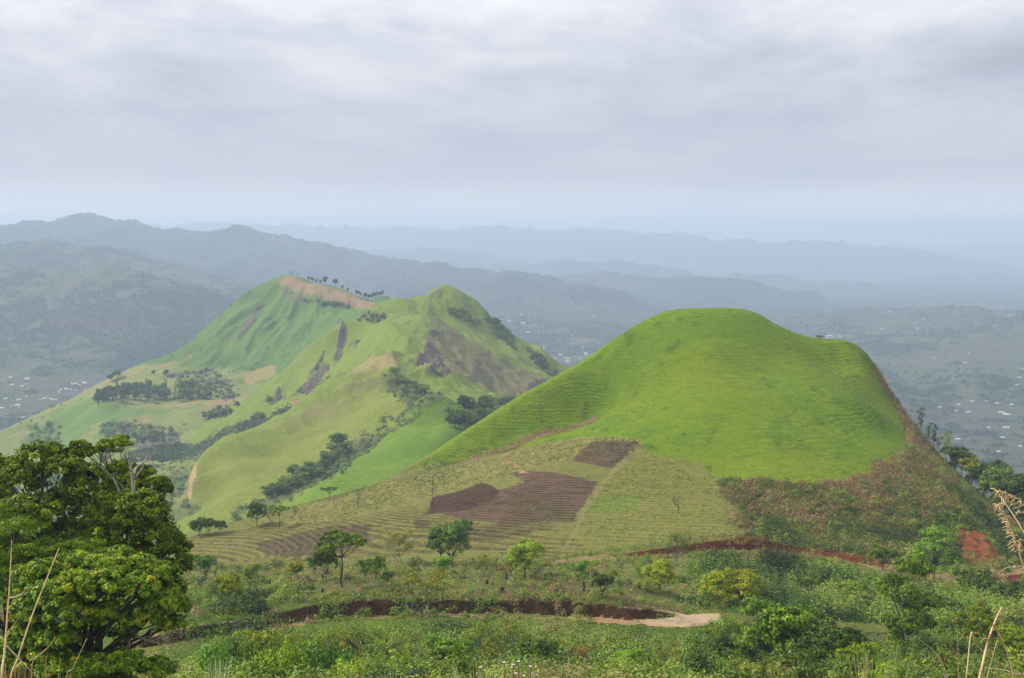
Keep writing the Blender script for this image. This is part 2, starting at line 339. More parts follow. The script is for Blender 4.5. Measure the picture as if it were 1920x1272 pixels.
def crest(px, y0, y1):
    """highest looking point of a column of ground between two distances"""
    Y = np.linspace(y0, y1, 400); X = (px - 960) / F / CP * Y; X = P(px, 540, 1.0)[0] * Y; g = Hq(X, Y); k = int(np.argmax(g / Y)); return X[k], Y[k], float(g[k])
# ------------------------------------------------------------------ land cover (ground colours, two per class, mixed by fine noise, far land tinted like haze)
X, Y, Z = GX, GY, GZ
n1 = fbm(X / 9, Y / 9, 4, 101); n2 = fbm(X / 45, Y / 45, 5, 102); n3 = fbm(X / 260, Y / 260, 6, 103, .62); n4 = fbm(X / 900, Y / 900, 4, 104)
dzx = np.gradient(Z, axis=1) / np.gradient(X, axis=1); dzy = np.gradient(Z, axis=0) / np.gradient(Y, axis=0) - dzx * np.gradient(X, axis=0) / np.gradient(Y, axis=0)
SLOPE = np.hypot(dzx, dzy)
shp = X.shape + (3,)
CA = np.zeros(shp); CB = np.zeros(shp); MS = np.zeros(shp)       # MS: bump strength, furrow strength, tall-tuft strength
def lay(m, a, b, bump=None, row=None, tuft=None):
    m = np.clip(np.asarray(m, float), 0, 1)
    CA[:] = CA * (1 - m[..., None]) + np.array(a) * m[..., None]; CB[:] = CB * (1 - m[..., None]) + np.array(b) * m[..., None]
    for i, v in enumerate((bump, row, tuft)):
        if v is not None: MS[..., i] = MS[..., i] * (1 - m) + v * m
def poly(pts, y0, y1, warp=0.0, soft=0.0, wl=6.0):
    """mask of an outline given by photo pixels dropped on the ground between two distances"""
    q = np.array([hit(a, b, y0, y1)[:2] for a, b in pts]); m = np.zeros(X.shape, bool)
    lo, hi = q.min(0) - 3 * warp - 1, q.max(0) + 3 * warp + 1
    j0, j1 = np.searchsorted(yy, lo[1]), np.searchsorted(yy, hi[1])
    xs = X[j0:j1]; ys = Y[j0:j1]
    if warp: xs, ys = xs + warp * fbm(xs / wl, ys / wl, 3, 200), ys + warp * fbm(xs / wl, ys / wl, 3, 210)
    ins = np.zeros(xs.shape, bool)
    for (ax, ay), (bx, by) in zip(q, np.roll(q, -1, 0)):
        c = (ay > ys) != (by > ys); ins ^= c & (xs < (bx - ax) * (ys - ay) / (by - ay + 1e-9) + ax)
    m[j0:j1] = ins
    return m
near, spur, mid, left, farm = [(REG == i) for i in range(5)]
VIV = (.098, .158, .0020), (.158, .225, .0040)          # vivid short grass
# base classes
lay(near, (.060, .105, .018), (.110, .140, .035), .8, 0, .5)
lay(spur, (.100, .172, .018), (.148, .215, .036), .4, 0, 0)
lay(mid, (.128, .180, .028), (.180, .220, .050), .5, 0, 0)
lay(left, (.078, .150, .036), (.122, .178, .048), .5, 0, 0)
# far land: pasture, ploughed earth, woodland
f1 = smooth(n3 + .5 * n2 + .3 * n4, -.25, .15)[..., None]
CA[farm] = (np.array((.070, .125, .032)) * f1 + np.array((.095, .088, .050)) * (1 - f1))[farm]; CB[farm] = (np.array((.115, .165, .045)) * f1 + np.array((.125, .12, .06)) * (1 - f1))[farm]
wood = smooth(.5 * n4 + .8 * n3 + .6 * n2 + .2 * n1 - np.clip((Z + 380) / 260, 0, 1) * .15, -.06, .14) * farm * .92
lay(wood, (.012, .032, .012), (.026, .056, .020), 1.2)
cliff = smooth(SLOPE + .25 * n2, .60, .85) * farm * (Y < 9000)
lay(cliff, (.085, .075, .065), (.13, .10, .08), 1.6)
hi = farm * smooth(Y, 4600, 6800); lay(hi * smooth(n3 + n4 + smooth(Y, 7000, 10000), -.35, .3) * .97, (.018, .045, .020), (.040, .075, .028), 1)

# ---- near landform (mound, fields, roadside)
mound = poly([(740,893),(800,860),(900,797),(1000,735),(1100,678),(1200,605),(1330,560),(1440,590),(1520,640),(1620,650),(1643,690),(1668,740),(1695,790),(1706,830),(1704,860),(1660,880),(1600,895),(1520,903),(1440,905),(1340,895),
    (1290,880),(1215,860),(1195,835),(1140,822),(1080,828),(1020,838),(960,845),(900,862),(820,880)], 330, 640, 2.0)
back = near & (Y > 455)
field = near & (Y > 225) & ~mound
lay(field & (Y > 262), (.135, .155, .045), (.20, .185, .075), .8, .25, .35)
lay(mound | (back & (X > -60) & (X < 145)), *VIV, .75, 0, 0)
lay((mound * smooth(n1 + n2, -.1, .4)) * .5, (.072, .135, .005), (.11, .180, .008), .75)
lay(mound * smooth(fbm(X / 34, Y / 26, 4, 141) + .4 * n1, .0, .5) * .55, (.125, .165, .010), (.185, .215, .022), .8)
lay(mound * smooth(fbm(X / 3.5, Y / 6, 2, 142) + .5 * n2, .55, .8) * .6, (.05, .085, .008), (.08, .12, .010), 1.2)
g2 = poly([(740,893),(800,862),(850,846),(920,842),(1000,812),(1080,795),(1125,785),(1060,808),(980,832),(900,862),(820,888),(770,900)], 380, 480, 1.5)
lay(g2 * smooth(n1, -.35, .1), (.10, .115, .03), (.17, .15, .06), 1.0, 0, .6)
st = poly([(1040,806),(1112,783),(1122,786),(1050,812),(960,842),(860,872),(850,868),(950,836)], 400, 480, .8)
lay(st, (.19, .15, .07), (.24, .17, .09), .8, 0, .2)
# weedy fringe above the fields
fr = poly([(500,965),(620,920),(760,890),(830,868),(920,860),(1010,835),(1120,820),(1200,828),(1195,850),(1130,880),(1080,862),(960,885),(900,905),(800,935),(700,955),(600,985)], 330, 470, 3)
lay(fr, (.15, .19, .05), (.27, .22, .10), 1.1, .15, .5)
fields = poly([(350,1010),(500,985),(640,975),(760,950),(840,960),(940,1000),(1080,1010),(1100,1030),(1040,1045),(860,1030),(740,1045),(600,1050),(480,1060),(350,1075),(330,1040)], 268, 420, 1.5)
lay(fields, (.15, .155, .045), (.215, .185, .075), .8, .8, 0)
dk = poly([(470,1020),(560,1000),(640,985),(700,988),(690,1015),(640,1035),(560,1045),(500,1040)], 268, 420, 2)
lay(dk * .9, (.085, .055, .033), (.12, .085, .05), .6, .9, 0)
right_field = poly([(1200,850),(1320,870),(1345,900),(1365,960),(1385,1010),(1300,1020),(1150,1035),(1080,1020),(1100,950),(1140,900)], 290, 420, 1.5)
lay(right_field, (.12, .165, .030), (.27, .235, .095), 1.2, .45, .1)
gp = poly([(1100,935),(1170,930),(1200,950),(1150,965),(1090,960)], 290, 420, 3); lay(gp * .45, (.10, .20, .03), (.14, .22, .05), .7, .4)
SOIL = (.105, .066, .046), (.175, .118, .084)
for pl in ([(1112,828),(1200,829),(1175,855),(1148,880),(1072,866),(1090,845)],
           [(952,889),(985,884),(1122,906),(1105,930),(1085,962),(1040,958),(1000,940),(960,930),(985,905),(975,897)],
           [(930,922),(985,906),(1020,930),(1050,950),(1040,975),(960,985),(870,975),(815,962),(870,955)]):
    lay(poly(pl, 300, 430, .5), *SOIL, .7, .9, 0)
lay(poly([(985,930),(1050,945),(1085,962),(1070,990),(990,1000),(930,1015),(860,1015),(780,990),(800,955),(930,945)], 290, 430, 3) * smooth(n1 + n2, -.7, .2) * .9, (.085, .060, .034), (.125, .105, .045), .6, 1.0, 0)
lay(poly([(905,905),(938,921),(925,938),(870,958),(800,965),(812,932),(850,925)], 300, 430, .4), (.05, .026, .018), (.085, .048, .030), .7, .9, 0)
path = poly([(1122,906),(1200,830),(1206,831),(1135,910),(1100,960),(1060,1030),(1052,1030),(1094,955)], 290, 430, .3); lay(path * .55, (.25, .20, .11), (.2, .18, .09), .5, 0)
lay(poly([(940,862),(955,862),(975,880),(990,887),(975,889)], 300, 430, .6), (.30, .22, .14), (.26, .2, .12), .5, 0)
# brown bracken slope, right
brk = poly([(1340,902),(1420,900),(1500,905),(1580,902),(1650,882),(1706,858),(1700,800),(1650,700),(1635,672),(1645,680),(1680,745),(1740,835),(1800,900),(1850,960),(1920,1010),(2050,1100),(1920,1065),(1860,1062),(1800,1050),(1700,1060),(1600,1040),(1500,1028),(1390,1028),(1370,950)], 300, 500, 3)
lay(brk, (.080, .110, .022), (.15, .135, .045), 1.5, 0, 1)
lay(brk * smooth(n2 + .6 * n1 + np.where(Z > -74, .25, -.15), .0, .3) * .8, (.19, .125, .055), (.25, .16, .075), 1.4, 0, 1)
tan = poly([(1640,868),(1700,850),(1712,880),(1700,930),(1650,935),(1600,915)], 320, 430, 3); lay(tan * .8, (.25, .21, .085), (.2, .2, .06), 1.2, 0, 1)
rim = poly([(1640,672),(1660,705),(1672,740),(1690,770),(1715,800),(1760,855),(1740,860),(1700,812),(1680,765),(1660,740),(1642,700)], 400, 500, 1.5); lay(rim * .85, (.17, .125, .055), (.15, .12, .045), 1.5, 0, .6)
# red earth scars
RED = (.235, .085, .046), (.31, .135, .078)
scar = poly([(1775,982),(1830,996),(1872,1026),(1890,1062),(1875,1084),(1790,1084),(1785,1040)], 293, 390, 3.5, wl=5) & near; lay(scar * smooth(n1 + .4 * n2, -.35, .0), *RED, 2.4, 0, 0)
# slope above and below the lower road
lay(near & (Y < 262) & (Y > 217), (.085, .125, .030), (.16, .15, .055), 1.4, 0, .4)
bare = near & (Y < 275) & (Y > 217); lay(bare * smooth(n1 + .5 * n2, .05, .3) * .8, (.17, .125, .065), (.11, .11, .05), 1.5)
for k, (pts, w) in ROADS.items(): pass
bankm = near & (RDIST < 4.5) & (SLOPE > .55)
flat_ = SLOPE < .55
lay(bankm & (Y < 250), (.040, .021, .010), (.110, .060, .030), 2.2, 0, 0)
lay(bankm & (Y > 250), (.13, .045, .026), (.24, .095, .052), 2.2, 0, 0)
lay(near & flat_ & (RDIST < .9 + .7 * n1) & (Y < 250) & (X < 38), (.30, .18, .11), (.40, .28, .19), 1.0, 0, 0)
lay(near & flat_ & (RDIST < .6) & (Y < 250) & (n1 + .6 * n2 > .22), (.10, .15, .03), (.2, .19, .07), 1.2, 0, 0)
lay((near & flat_ & (RDIST < .8) & (Y < 250)) * smooth(X, 18, 30) * (X < 38), (.36, .27, .19), (.44, .35, .26), .6)
lay(near & flat_ & (RDIST < .6) & (Y > 250), (.23, .15, .09), (.26, .20, .12), .7, 0, 0)
terr = near & (Y < 217) & (X > 28) & poly([(1580,1165),(1640,1175),(1720,1200),(1790,1215),(1790,1240),(1700,1240),(1620,1205),(1570,1185)], 170, 250, 1)
lay(terr, (.10, .14, .06), (.15, .16, .08), .6, 1.0, 0)

# ---- spur and middle hill
lay(spur * smooth(n2 + .3 * n3, -.1, .4) * .6, (.085, .170, .022), (.12, .21, .035))
olive = poly([(340,970),(345,920),(366,870),(400,845),(500,800),(600,750),(660,715),(715,690),(760,730),(820,760),(740,800),(640,850),(560,880),(480,940),(420,990)], 700, 1200, 6, wl=40)
lay(olive & mid, (.145, .180, .032), (.195, .212, .058), .6)
lay((olive & mid) * smooth(n3 + n2 * .6, .15, .4) * .6, (.15, .14, .06), (.19, .17, .08))
brownface = poly([(800,588),(830,600),(870,632),(930,668),(1000,700),(1045,725),(1080,760),(1000,800),(940,770),(890,740),(850,715),(800,700),(790,670),(802,630)], 1100, 1420, 6, wl=30)
lay((brownface & mid) * smooth(n2 + .5 * n1, -.9, -.3), (.150, .140, .058), (.195, .175, .080), 1.3)
lay((brownface & mid) * smooth(n2 + .5 * n1, .0, .5) * .7, (.095, .080, .052), (.12, .10, .06), 1.5)
lay((brownface & mid) * smooth(n3 + .3 * n2, .1, .4) * .7, (.17, .18, .06), (.2, .2, .08))
ROCK = (.060, .052, .048), (.16, .13, .11)
for pl in ([(800,640),(815,645),(820,680),(845,690),(840,700),(800,705),(783,690),(790,665)], [(640,612),(652,615),(650,650),(640,672),(628,680),(632,640)], [(660,630),(672,640),(668,655),(655,650)],
           [(812,618),(832,618),(826,640),(812,632)], [(600,665),(612,690),(600,720),(575,740),(560,735),(580,700)], [(530,730),(540,745),(515,752),(500,750)], [(1000,715),(1030,720),(1020,740),(985,735)]):
    lay((poly(pl, 1050, 1500, 7, wl=16) & mid) * smooth(n1 + .6 * n2, -.75, -.05), *ROCK, 2.2)
lay(poly([(806,552),(818,543),(832,547),(828,560),(805,562)], 1440, 1540, 3), (.13, .14, .06), (.17, .16, .08), 1.4)
TAN = (.27, .21, .10), (.23, .22, .09)
lay(poly([(670,680),(700,668),(735,664),(748,680),(745,692),(715,690),(690,700),(655,712)], 1080, 1300, 5, wl=30) & mid, *TAN, .6)
lay(poly([(780,690),(795,680),(808,695),(835,708),(820,715),(790,705)], 1100, 1300, 4, wl=30) & mid, *TAN, .6)
lay(poly([(560,745),(600,730),(640,700),(640,715),(600,745),(570,760),(540,762)], 1080, 1400, 5, wl=30) & mid, (.28, .18, .11), (.22, .16, .09), .8)
lay(poly([(640,850),(740,800),(790,765),(740,740),(720,700),(770,725),(830,745),(800,760),(740,812),(690,840),(640,880),(600,905),(500,960),(430,990),(440,965),(520,915),(590,868)], 640, 1150, 6, wl=25) & (mid | spur) & (n1 + n2 > -.35), (.075, .11, .03), (.14, .15, .05), 1.5)
lay(poly([(340,900),(366,872),(372,905),(350,945),(332,965)], 750, 960, 5, wl=25) & mid, (.25, .20, .10), (.2, .2, .09), .8)
track = densify([(372,862,955),(362,872,930),(366,890,900),(362,910,880),(350,935,850),(335,962,820),(325,985,800)], 6)
td = np.full(X.shape, 1e3); s_ = (Y > 780) & (Y < 980)
for a, b in zip(track[:-1], track[1:]):
    d = b[:2] - a[:2]; t = np.clip(((X[s_] - a[0]) * d[0] + (Y[s_] - a[1]) * d[1]) / (d @ d), 0, 1); td[s_] = np.minimum(td[s_], np.hypot(X[s_] - a[0] - t * d[0], Y[s_] - a[1] - t * d[1]))
lay(td < 2.0 + n2, (.42, .33, .19), (.36, .28, .16), .5)
# ---- left hill
lay(left * smooth(n2 + .7 * n3, 0, .4) * .6, (.055, .112, .028), (.085, .145, .040))
ln = X / np.maximum(Y, 1)
lay(left & (Z < -175) & (n2 + n3 > -.2), (.15, .185, .06), (.20, .21, .08), .7)
lay(poly([(522,532),(540,519),(620,540),(712,570),(760,600),(700,588),(640,570),(600,556),(560,550),(545,540)], 1700, 1960, 5, wl=40) & left, (.27, .19, .12), (.23, .17, .10), .6)
lay(poly([(540,553),(560,560),(600,568),(640,575),(600,572),(560,566),(535,562),(530,545),(537,543)], 1700, 1900, 2) & left, (.12, .12, .09), (.15, .13, .09), .8)
lay(poly([(450,715),(480,690),(520,685),(515,700),(490,712),(460,722)], 1450, 1750, 6, wl=40) & left, *TAN, .6)
for pl in ([(195,718),(330,680),(345,668),(350,680),(270,705),(200,728),(150,746)], [(200,760),(350,755),(450,745),(520,745),(480,755),(380,765),(260,775)], [(270,790),(285,784),(290,790),(268,800)]):
    lay((poly(pl, 1350, 1850, 16, wl=35) & left) * smooth(n2 + .7 * n1, -.6, .2), (.27, .20, .11), (.22, .20, .09), .7)
lay(poly([(470,590),(500,570),(480,600),(450,640),(440,640)], 1600, 1950, 6, wl=30) & left, (.09, .10, .07), (.13, .12, .08), 1.5)
for pl in ([(370,660),(390,650),(395,690),(380,700),(360,700)], [(85,795),(100,790),(110,800),(95,812),(85,810)], [(200,810),(240,800),(280,810),(340,815),(330,850),(260,845),(200,835)], [(325,700),(400,690),(420,720),(340,735)]):
    lay((poly(pl, 1150, 1850, 14, wl=22) & left) * smooth(n2 + .7 * n1, -.3, .3), (.075, .08, .06), (.11, .10, .075), 1.5)
lay(left & (Y < 1180), (.13, .17, .055), (.19, .20, .08), 1.2)
lay(left & (Y < 1180) & (n2 > .0), (.06, .10, .03), (.10, .14, .045), 1.5)
lay(poly([(340,830),(430,800),(560,765),(640,745),(600,760),(520,800),(430,835),(340,860)], 1080, 1400, 10, wl=40) & (left | mid), (.05, .085, .035), (.09, .12, .05), 1.6)
# far hill details (left cliffs)
for pl in ([(85,602),(150,598),(240,602),(245,618),(160,622),(90,618)], [(230,565),(280,560),(300,575),(260,585)], [(380,575),(410,590),(415,610),(380,600)]):
    lay(poly(pl, 3500, 4600, 20, wl=90), (.10, .075, .065), (.15, .11, .09), 2)

rock = np.clip(MS[..., 0] - 1.0, 0, 1.2) * (Y > 900) * (Y < 2300)
Z += scar * (1.6 * fbm(X / 6, Y / 14, 4, 720, .6, True) - .3) - bankm * .5 * np.maximum(0, fbm(X / 3.5, Y / 9, 3, 730))
Z += rock * (7.5 * fbm(X / 26 + 3, Y / 34, 4, 700, .6, True) + 2.5 * fbm(X / 7, Y / 12, 2, 710) - 2)
dzx = np.gradient(Z, axis=1) / np.gradient(X, axis=1); dzy = np.gradient(Z, axis=0) / np.gradient(Y, axis=0) - dzx * np.gradient(X, axis=0) / np.gradient(Y, axis=0)
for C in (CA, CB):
    C[:] = np.where(farm[..., None], C * (np.array((.62, .62, .74)) + (np.array((.30, .34, .52)) - np.array((.62, .62, .74))) * smooth(Y, 4500, 6500)[..., None]), C)  # far land darkened and blued with distance: haze put into its colour
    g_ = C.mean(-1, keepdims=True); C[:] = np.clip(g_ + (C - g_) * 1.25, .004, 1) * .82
# ------------------------------------------------------------------ mesh sheets
CLS = np.where(near & mound, 1, np.where(near, 0, REG + 1))      # 0 ground 1 mound 2 spur 3 mid 4 left 5 far valley 6 far mountains
CLS = np.where((CLS == 5) & (Y > 5600), 6, CLS)
FC = CLS[:-1, :-1]
nrm = np.stack([-dzx, -dzy, np.ones_like(Z)], -1); nrm /= np.linalg.norm(nrm, axis=-1, keepdims=True)
def terrain_mat(name, fine, bumpd, terr=0.0, contrast=.5):
    m = bpy.data.materials.new(name); m.use_nodes = True; T = NT(m.node_tree); T.n.clear()
    pos = T.node('ShaderNodeNewGeometry').outputs['Position']
    ca = T.node('ShaderNodeAttribute', attribute_name='col_a').outputs[0]; cb = T.node('ShaderNodeAttribute', attribute_name='col_b').outputs[0]
    ms = T.node('ShaderNodeSeparateXYZ', {0: T.node('ShaderNodeAttribute', attribute_name='relief').outputs[1]})
    rows = T.node('ShaderNodeAttribute', attribute_name='furrow').outputs[2]
    a = T.noise(pos, 1 / fine, 5, .62); b = T.noise(pos, 1 / (fine * .23), 3, .6); c = T.noise(pos, 1 / (fine * 7), 3, .55)
    f = T.mapr(T.math('ADD', T.math('MULTIPLY', a, .6), T.math('MULTIPLY', b, .4)), .5 - .14 / contrast * .5, .5 + .14 / contrast * .5)
    colr = T.mix(f, ca, cb)
    val = T.math('MULTIPLY_ADD', T.math('SUBTRACT', b, .5), T.math('MULTIPLY', ms.outputs[0], 1.1), T.math('MULTIPLY_ADD', T.math('SUBTRACT', c, .5), .5, 1.0))
    colr2 = T.vmath('SCALE', colr); T.l.new(T.math('MAXIMUM', val, .35), colr2.node.inputs['Scale'])
    # furrows: bare soil in the troughs, darkened as painted furrow shade, crop on the ridges
    w = T.math('SINE', T.math('ADD', T.math('MULTIPLY', rows, 6.2832), T.math('MULTIPLY', a, 1.2)))
    rowm = T.math('MULTIPLY', T.mapr(w, -.5, .7, 1, 0), ms.outputs[1])
    rowm = T.math('MULTIPLY', rowm, T.mapr(c, .3, .65, .3, 1)); rowm = T.math('MULTIPLY', rowm, T.mapr(b, .3, .6, .5, 1))
    soil = T.mix(b, (.070, .042, .028, 1), (.125, .085, .055, 1))
    colr3 = T.mix(T.math('MULTIPLY', rowm, .85), colr2, T.vmath('MULTIPLY', soil, (.45, .42, .42)))
    h = T.math('MULTIPLY', T.math('ADD', T.math('MULTIPLY', a, 1.0), T.math('MULTIPLY', b, .45)), ms.outputs[0])
    h = T.math('MULTIPLY', h, fine * bumpd)
    h = T.math('SUBTRACT', h, T.math('MULTIPLY', rowm, .35))
    if terr:
        # cattle-trodden grass steps: flat, wavy lines along the contour, shade of the gaps mixed into the colour
        st_ = T.vmath('MULTIPLY', pos, (.30, .30, 2.4)); t1 = T.noise(st_, .75, 5, .62, .8)
        st2 = T.vmath('MULTIPLY', pos, (.6, .6, 3.4)); t2 = T.noise(st2, .9, 3, .65, .5)
        ts = T.math('ADD', T.math('MULTIPLY', t1, 1.3), T.math('MULTIPLY', t2, .8))
        zc = T.node('ShaderNodeSeparateXYZ', {0: pos}).outputs[2]
        wv = T.noise(T.vmath('MULTIPLY', pos, (.06, .06, .12)), 1.0, 3, .5); wf = T.noise(T.vmath('MULTIPLY', pos, (.45, .45, .9)), 1.0, 3, .6)
        ph = T.math('ADD', T.math('MULTIPLY', zc, 5.4), T.math('ADD', T.math('MULTIPLY', wv, 26.0), T.math('MULTIPLY', wf, 7.0)))
        ln_ = T.math('MULTIPLY', T.math('ADD', T.math('SINE', ph), 1.0), .5); pm_ = T.mapr(T.noise(T.vmath('MULTIPLY', pos, (.035, .035, .05)), 1.0, 3, .55), .42, .68, .12, 1)
        h = T.math('ADD', h, T.math('MULTIPLY', T.math('ADD', T.math('MULTIPLY', T.math('MULTIPLY', ln_, pm_), .22), T.math('MULTIPLY', ts, .5)), terr))
        dk_ = T.math('MULTIPLY', T.mapr(ln_, .0, .42, 1, 0), T.math('MULTIPLY', pm_, T.mapr(wf, .35, .6, .35, 1)))
        dk_ = T.math('MAXIMUM', dk_, T.mapr(ts, .88, 1.0, .7, 0))
        colr3 = T.mix(dk_, colr3, T.vmath('MULTIPLY', colr3, (.64, .69, .6)))
    bmp = T.node('ShaderNodeBump', {'Strength': 1.0, 'Distance': 1.0, 'Height': h})
    pr = T.node('ShaderNodeBsdfPrincipled', {'Base Color': colr3, 'Roughness': .9, 'Normal': bmp.outputs[0]})
    pr.inputs['Specular IOR Level'].default_value = .12
    T.node('ShaderNodeOutputMaterial', {'Surface': pr.outputs[0]})
    return m
# furrow coordinate: follows the contour, straightened by the ground plan
FUR = (Z * 2.1 + .38 * Y + .05 * X + 5 * fbm(X / 60, Y / 60, 2, 300)) / 1.3
FUR = np.where(terr, (.75 * Y - .6 * X) / 1.1, FUR)
NAMES = ['ground', 'hill', 'hill', 'hill', 'hill', 'valley', 'mountains']
MATS = [terrain_mat('slope_earth', .55, .55, .10), terrain_mat('mound_grass', .6, .40, 1.0, .6), terrain_mat('spur_grass', 2.2, .22, .5), terrain_mat('ridge_grass', 3.5, .30, .4),
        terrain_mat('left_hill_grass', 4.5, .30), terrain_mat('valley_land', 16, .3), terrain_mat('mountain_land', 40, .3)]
ncol = len(uu); vid = np.arange(X.size).reshape(X.shape)
allv = np.stack([X, Y, Z], -1).reshape(-1, 3); Nf = nrm.reshape(-1, 3)
def make_sheet(k):
    jj, ii = np.nonzero(FC == k)
    if not len(jj): return None
    q = np.stack([vid[jj, ii], vid[jj, ii + 1], vid[jj + 1, ii + 1], vid[jj + 1, ii]], 1)
    us, inv = np.unique(q, return_inverse=True); inv = inv.reshape(q.shape)
    me = bpy.data.meshes.new(NAMES[k]); me.vertices.add(len(us)); me.vertices.foreach_set('co', allv[us].ravel())
    me.loops.add(inv.size); me.loops.foreach_set('vertex_index', inv.ravel().astype(np.int32))
    me.polygons.add(len(q)); me.polygons.foreach_set('loop_start', np.arange(0, inv.size, 4, dtype=np.int32))
    me.update(calc_edges=True); me.polygons.foreach_set('use_smooth', np.ones(len(q), bool))
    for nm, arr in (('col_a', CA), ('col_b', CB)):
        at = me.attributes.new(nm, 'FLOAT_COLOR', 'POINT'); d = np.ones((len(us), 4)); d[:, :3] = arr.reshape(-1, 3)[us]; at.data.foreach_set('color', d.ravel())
    at = me.attributes.new('relief', 'FLOAT_VECTOR', 'POINT'); at.data.foreach_set('vector', MS.reshape(-1, 3)[us].ravel())
    at = me.attributes.new('furrow', 'FLOAT', 'POINT'); at.data.foreach_set('value', FUR.ravel()[us])
    me.normals_split_custom_set_from_vertices(Nf[us].tolist())
    o = bpy.data.objects.new(NAMES[k], me); col.objects.link(o); me.materials.append(MATS[k])
    return tag(o, kind='structure')
for k in range(7): make_sheet(k)
# ------------------------------------------------------------------ plants: materials and builders
def leaf_mat(name, c1, c2, c3=None, trans=.16, var=.24):
    m = bpy.data.materials.new(name); m.use_nodes = True; T = NT(m.node_tree); T.n.clear()
    tone = T.node('ShaderNodeAttribute', attribute_name='tone').outputs[2]
    rnd = T.node('ShaderNodeObjectInfo').outputs['Random']
    c = T.ramp(tone, [(.12, tuple(v * .75 for v in c1)), (.62, c2), (1, c3 or c2)])
    c = T.node('ShaderNodeHueSaturation', {'Hue': T.math('MULTIPLY_ADD', rnd, .045, .4775), 'Saturation': T.math('MULTIPLY_ADD', rnd, -.18, 1.08), 'Value': T.math('MULTIPLY_ADD', T.math('FRACT', T.math('MULTIPLY', rnd, 7.31)), var * 2, 1 - var), 'Color': c}).outputs[0]
    pr = T.node('ShaderNodeBsdfPrincipled', {'Base Color': c, 'Roughness': .5}); pr.inputs['Specular IOR Level'].default_value = .14
    c = T.mix(1.0, c, (1.10, 1.0, .8, 1), blend='MULTIPLY'); pr_c = c
    tr = T.node('ShaderNodeBsdfTranslucent', {'Color': T.mix(1.0, c, (1.15, 1.3, .5, 1), blend='MULTIPLY')})
    T.l.new(c, pr.inputs['Base Color'])
    mx = T.node('ShaderNodeMixShader', {0: trans, 1: pr.outputs[0], 2: tr.outputs[0]})
    T.node('ShaderNodeOutputMaterial', {'Surface': mx.outputs[0]})
    return m
def plain_mat(name, c1, c2, scale=4, rough=.85, bump=.3, stretch=(1, 1, .25)):
    m = bpy.data.materials.new(name); m.use_nodes = True; T = NT(m.node_tree); T.n.clear()
    p = T.node('ShaderNodeTexCoord').outputs['Object']; n = T.noise(T.vmath('MULTIPLY', p, stretch), scale, 5, .6)
    c = T.mix(T.mapr(n, .35, .65), (*c1, 1), (*c2, 1))
    b = T.node('ShaderNodeBump', {'Strength': bump, 'Distance': .05, 'Height': n})
    pr = T.node('ShaderNodeBsdfPrincipled', {'Base Color': c, 'Roughness': rough, 'Normal': b.outputs[0]}); pr.inputs['Specular IOR Level'].default_value = .2
    T.node('ShaderNodeOutputMaterial', {'Surface': pr.outputs[0]})
    return m
LM = {
 'glossy': leaf_mat('leaf_glossy', (0.048, 0.105, 0.0057), (0.136, 0.238, 0.0104), (0.298, 0.371, 0.0190)),
 'spray': leaf_mat('leaf_spray', (0.057, 0.155, 0.0095), (0.192, 0.351, 0.0171), (0.450, 0.450, 0.0285)),
 'feather': leaf_mat('leaf_feather', (0.054, 0.127, 0.0047), (0.126, 0.241, 0.0085), (0.208, 0.322, 0.0142)),
 'green': leaf_mat('leaf_green', (0.059, 0.134, 0.0095), (0.148, 0.259, 0.0171), (0.283, 0.379, 0.0333)),
 'dark': leaf_mat('leaf_dark', (0.026, 0.068, 0.0085), (0.065, 0.134, 0.0142), (0.135, 0.205, 0.0238)),
 'yellow': leaf_mat('leaf_yellow', (0.121, 0.210, 0.0095), (0.243, 0.360, 0.0171), (0.364, 0.400, 0.0285)),
 'bright': leaf_mat('leaf_bright', (0.074, 0.195, 0.0114), (0.174, 0.346, 0.0209), (0.296, 0.400, 0.0333)),
 'pale': leaf_mat('leaf_pale', (0.143, 0.210, 0.0285), (0.254, 0.320, 0.0494), (0.386, 0.400, 0.0808)),
 'olive': leaf_mat('leaf_olive', (0.121, 0.170, 0.0190), (0.223, 0.270, 0.0304), (0.335, 0.360, 0.0475)),
 'dry': leaf_mat('leaf_dry', (.115, .075, .035), (.215, .135, .065), (.300, .205, .105), .15),
 'rust': leaf_mat('leaf_rust', (0.150, 0.110, 0.0250), (0.247, 0.172, 0.0400), (0.330, 0.214, 0.0600), .2),
 'straw': leaf_mat('leaf_straw', (.26, .23, .10), (.40, .36, .19), (.52, .48, .30), .2),
 'grass': leaf_mat('leaf_grass', (0.135, 0.239, 0.0171), (0.272, 0.389, 0.0285), (0.400, 0.400, 0.0522), .25),
 'blue': leaf_mat('leaf_bluegreen', (0.034, 0.091, 0.0171), (0.079, 0.168, 0.0285), (0.143, 0.248, 0.0380)),
}
BARK = {'dark': plain_mat('bark_dark', (.030, .024, .018), (.085, .070, .055)), 'grey': plain_mat('bark_grey', (.12, .105, .085), (.25, .225, .19)),
        'pale': plain_mat('bark_pale', (.20, .17, .14), (.40, .35, .30)), 'char': plain_mat('bark_char', (.018, .015, .013), (.055, .045, .038))}

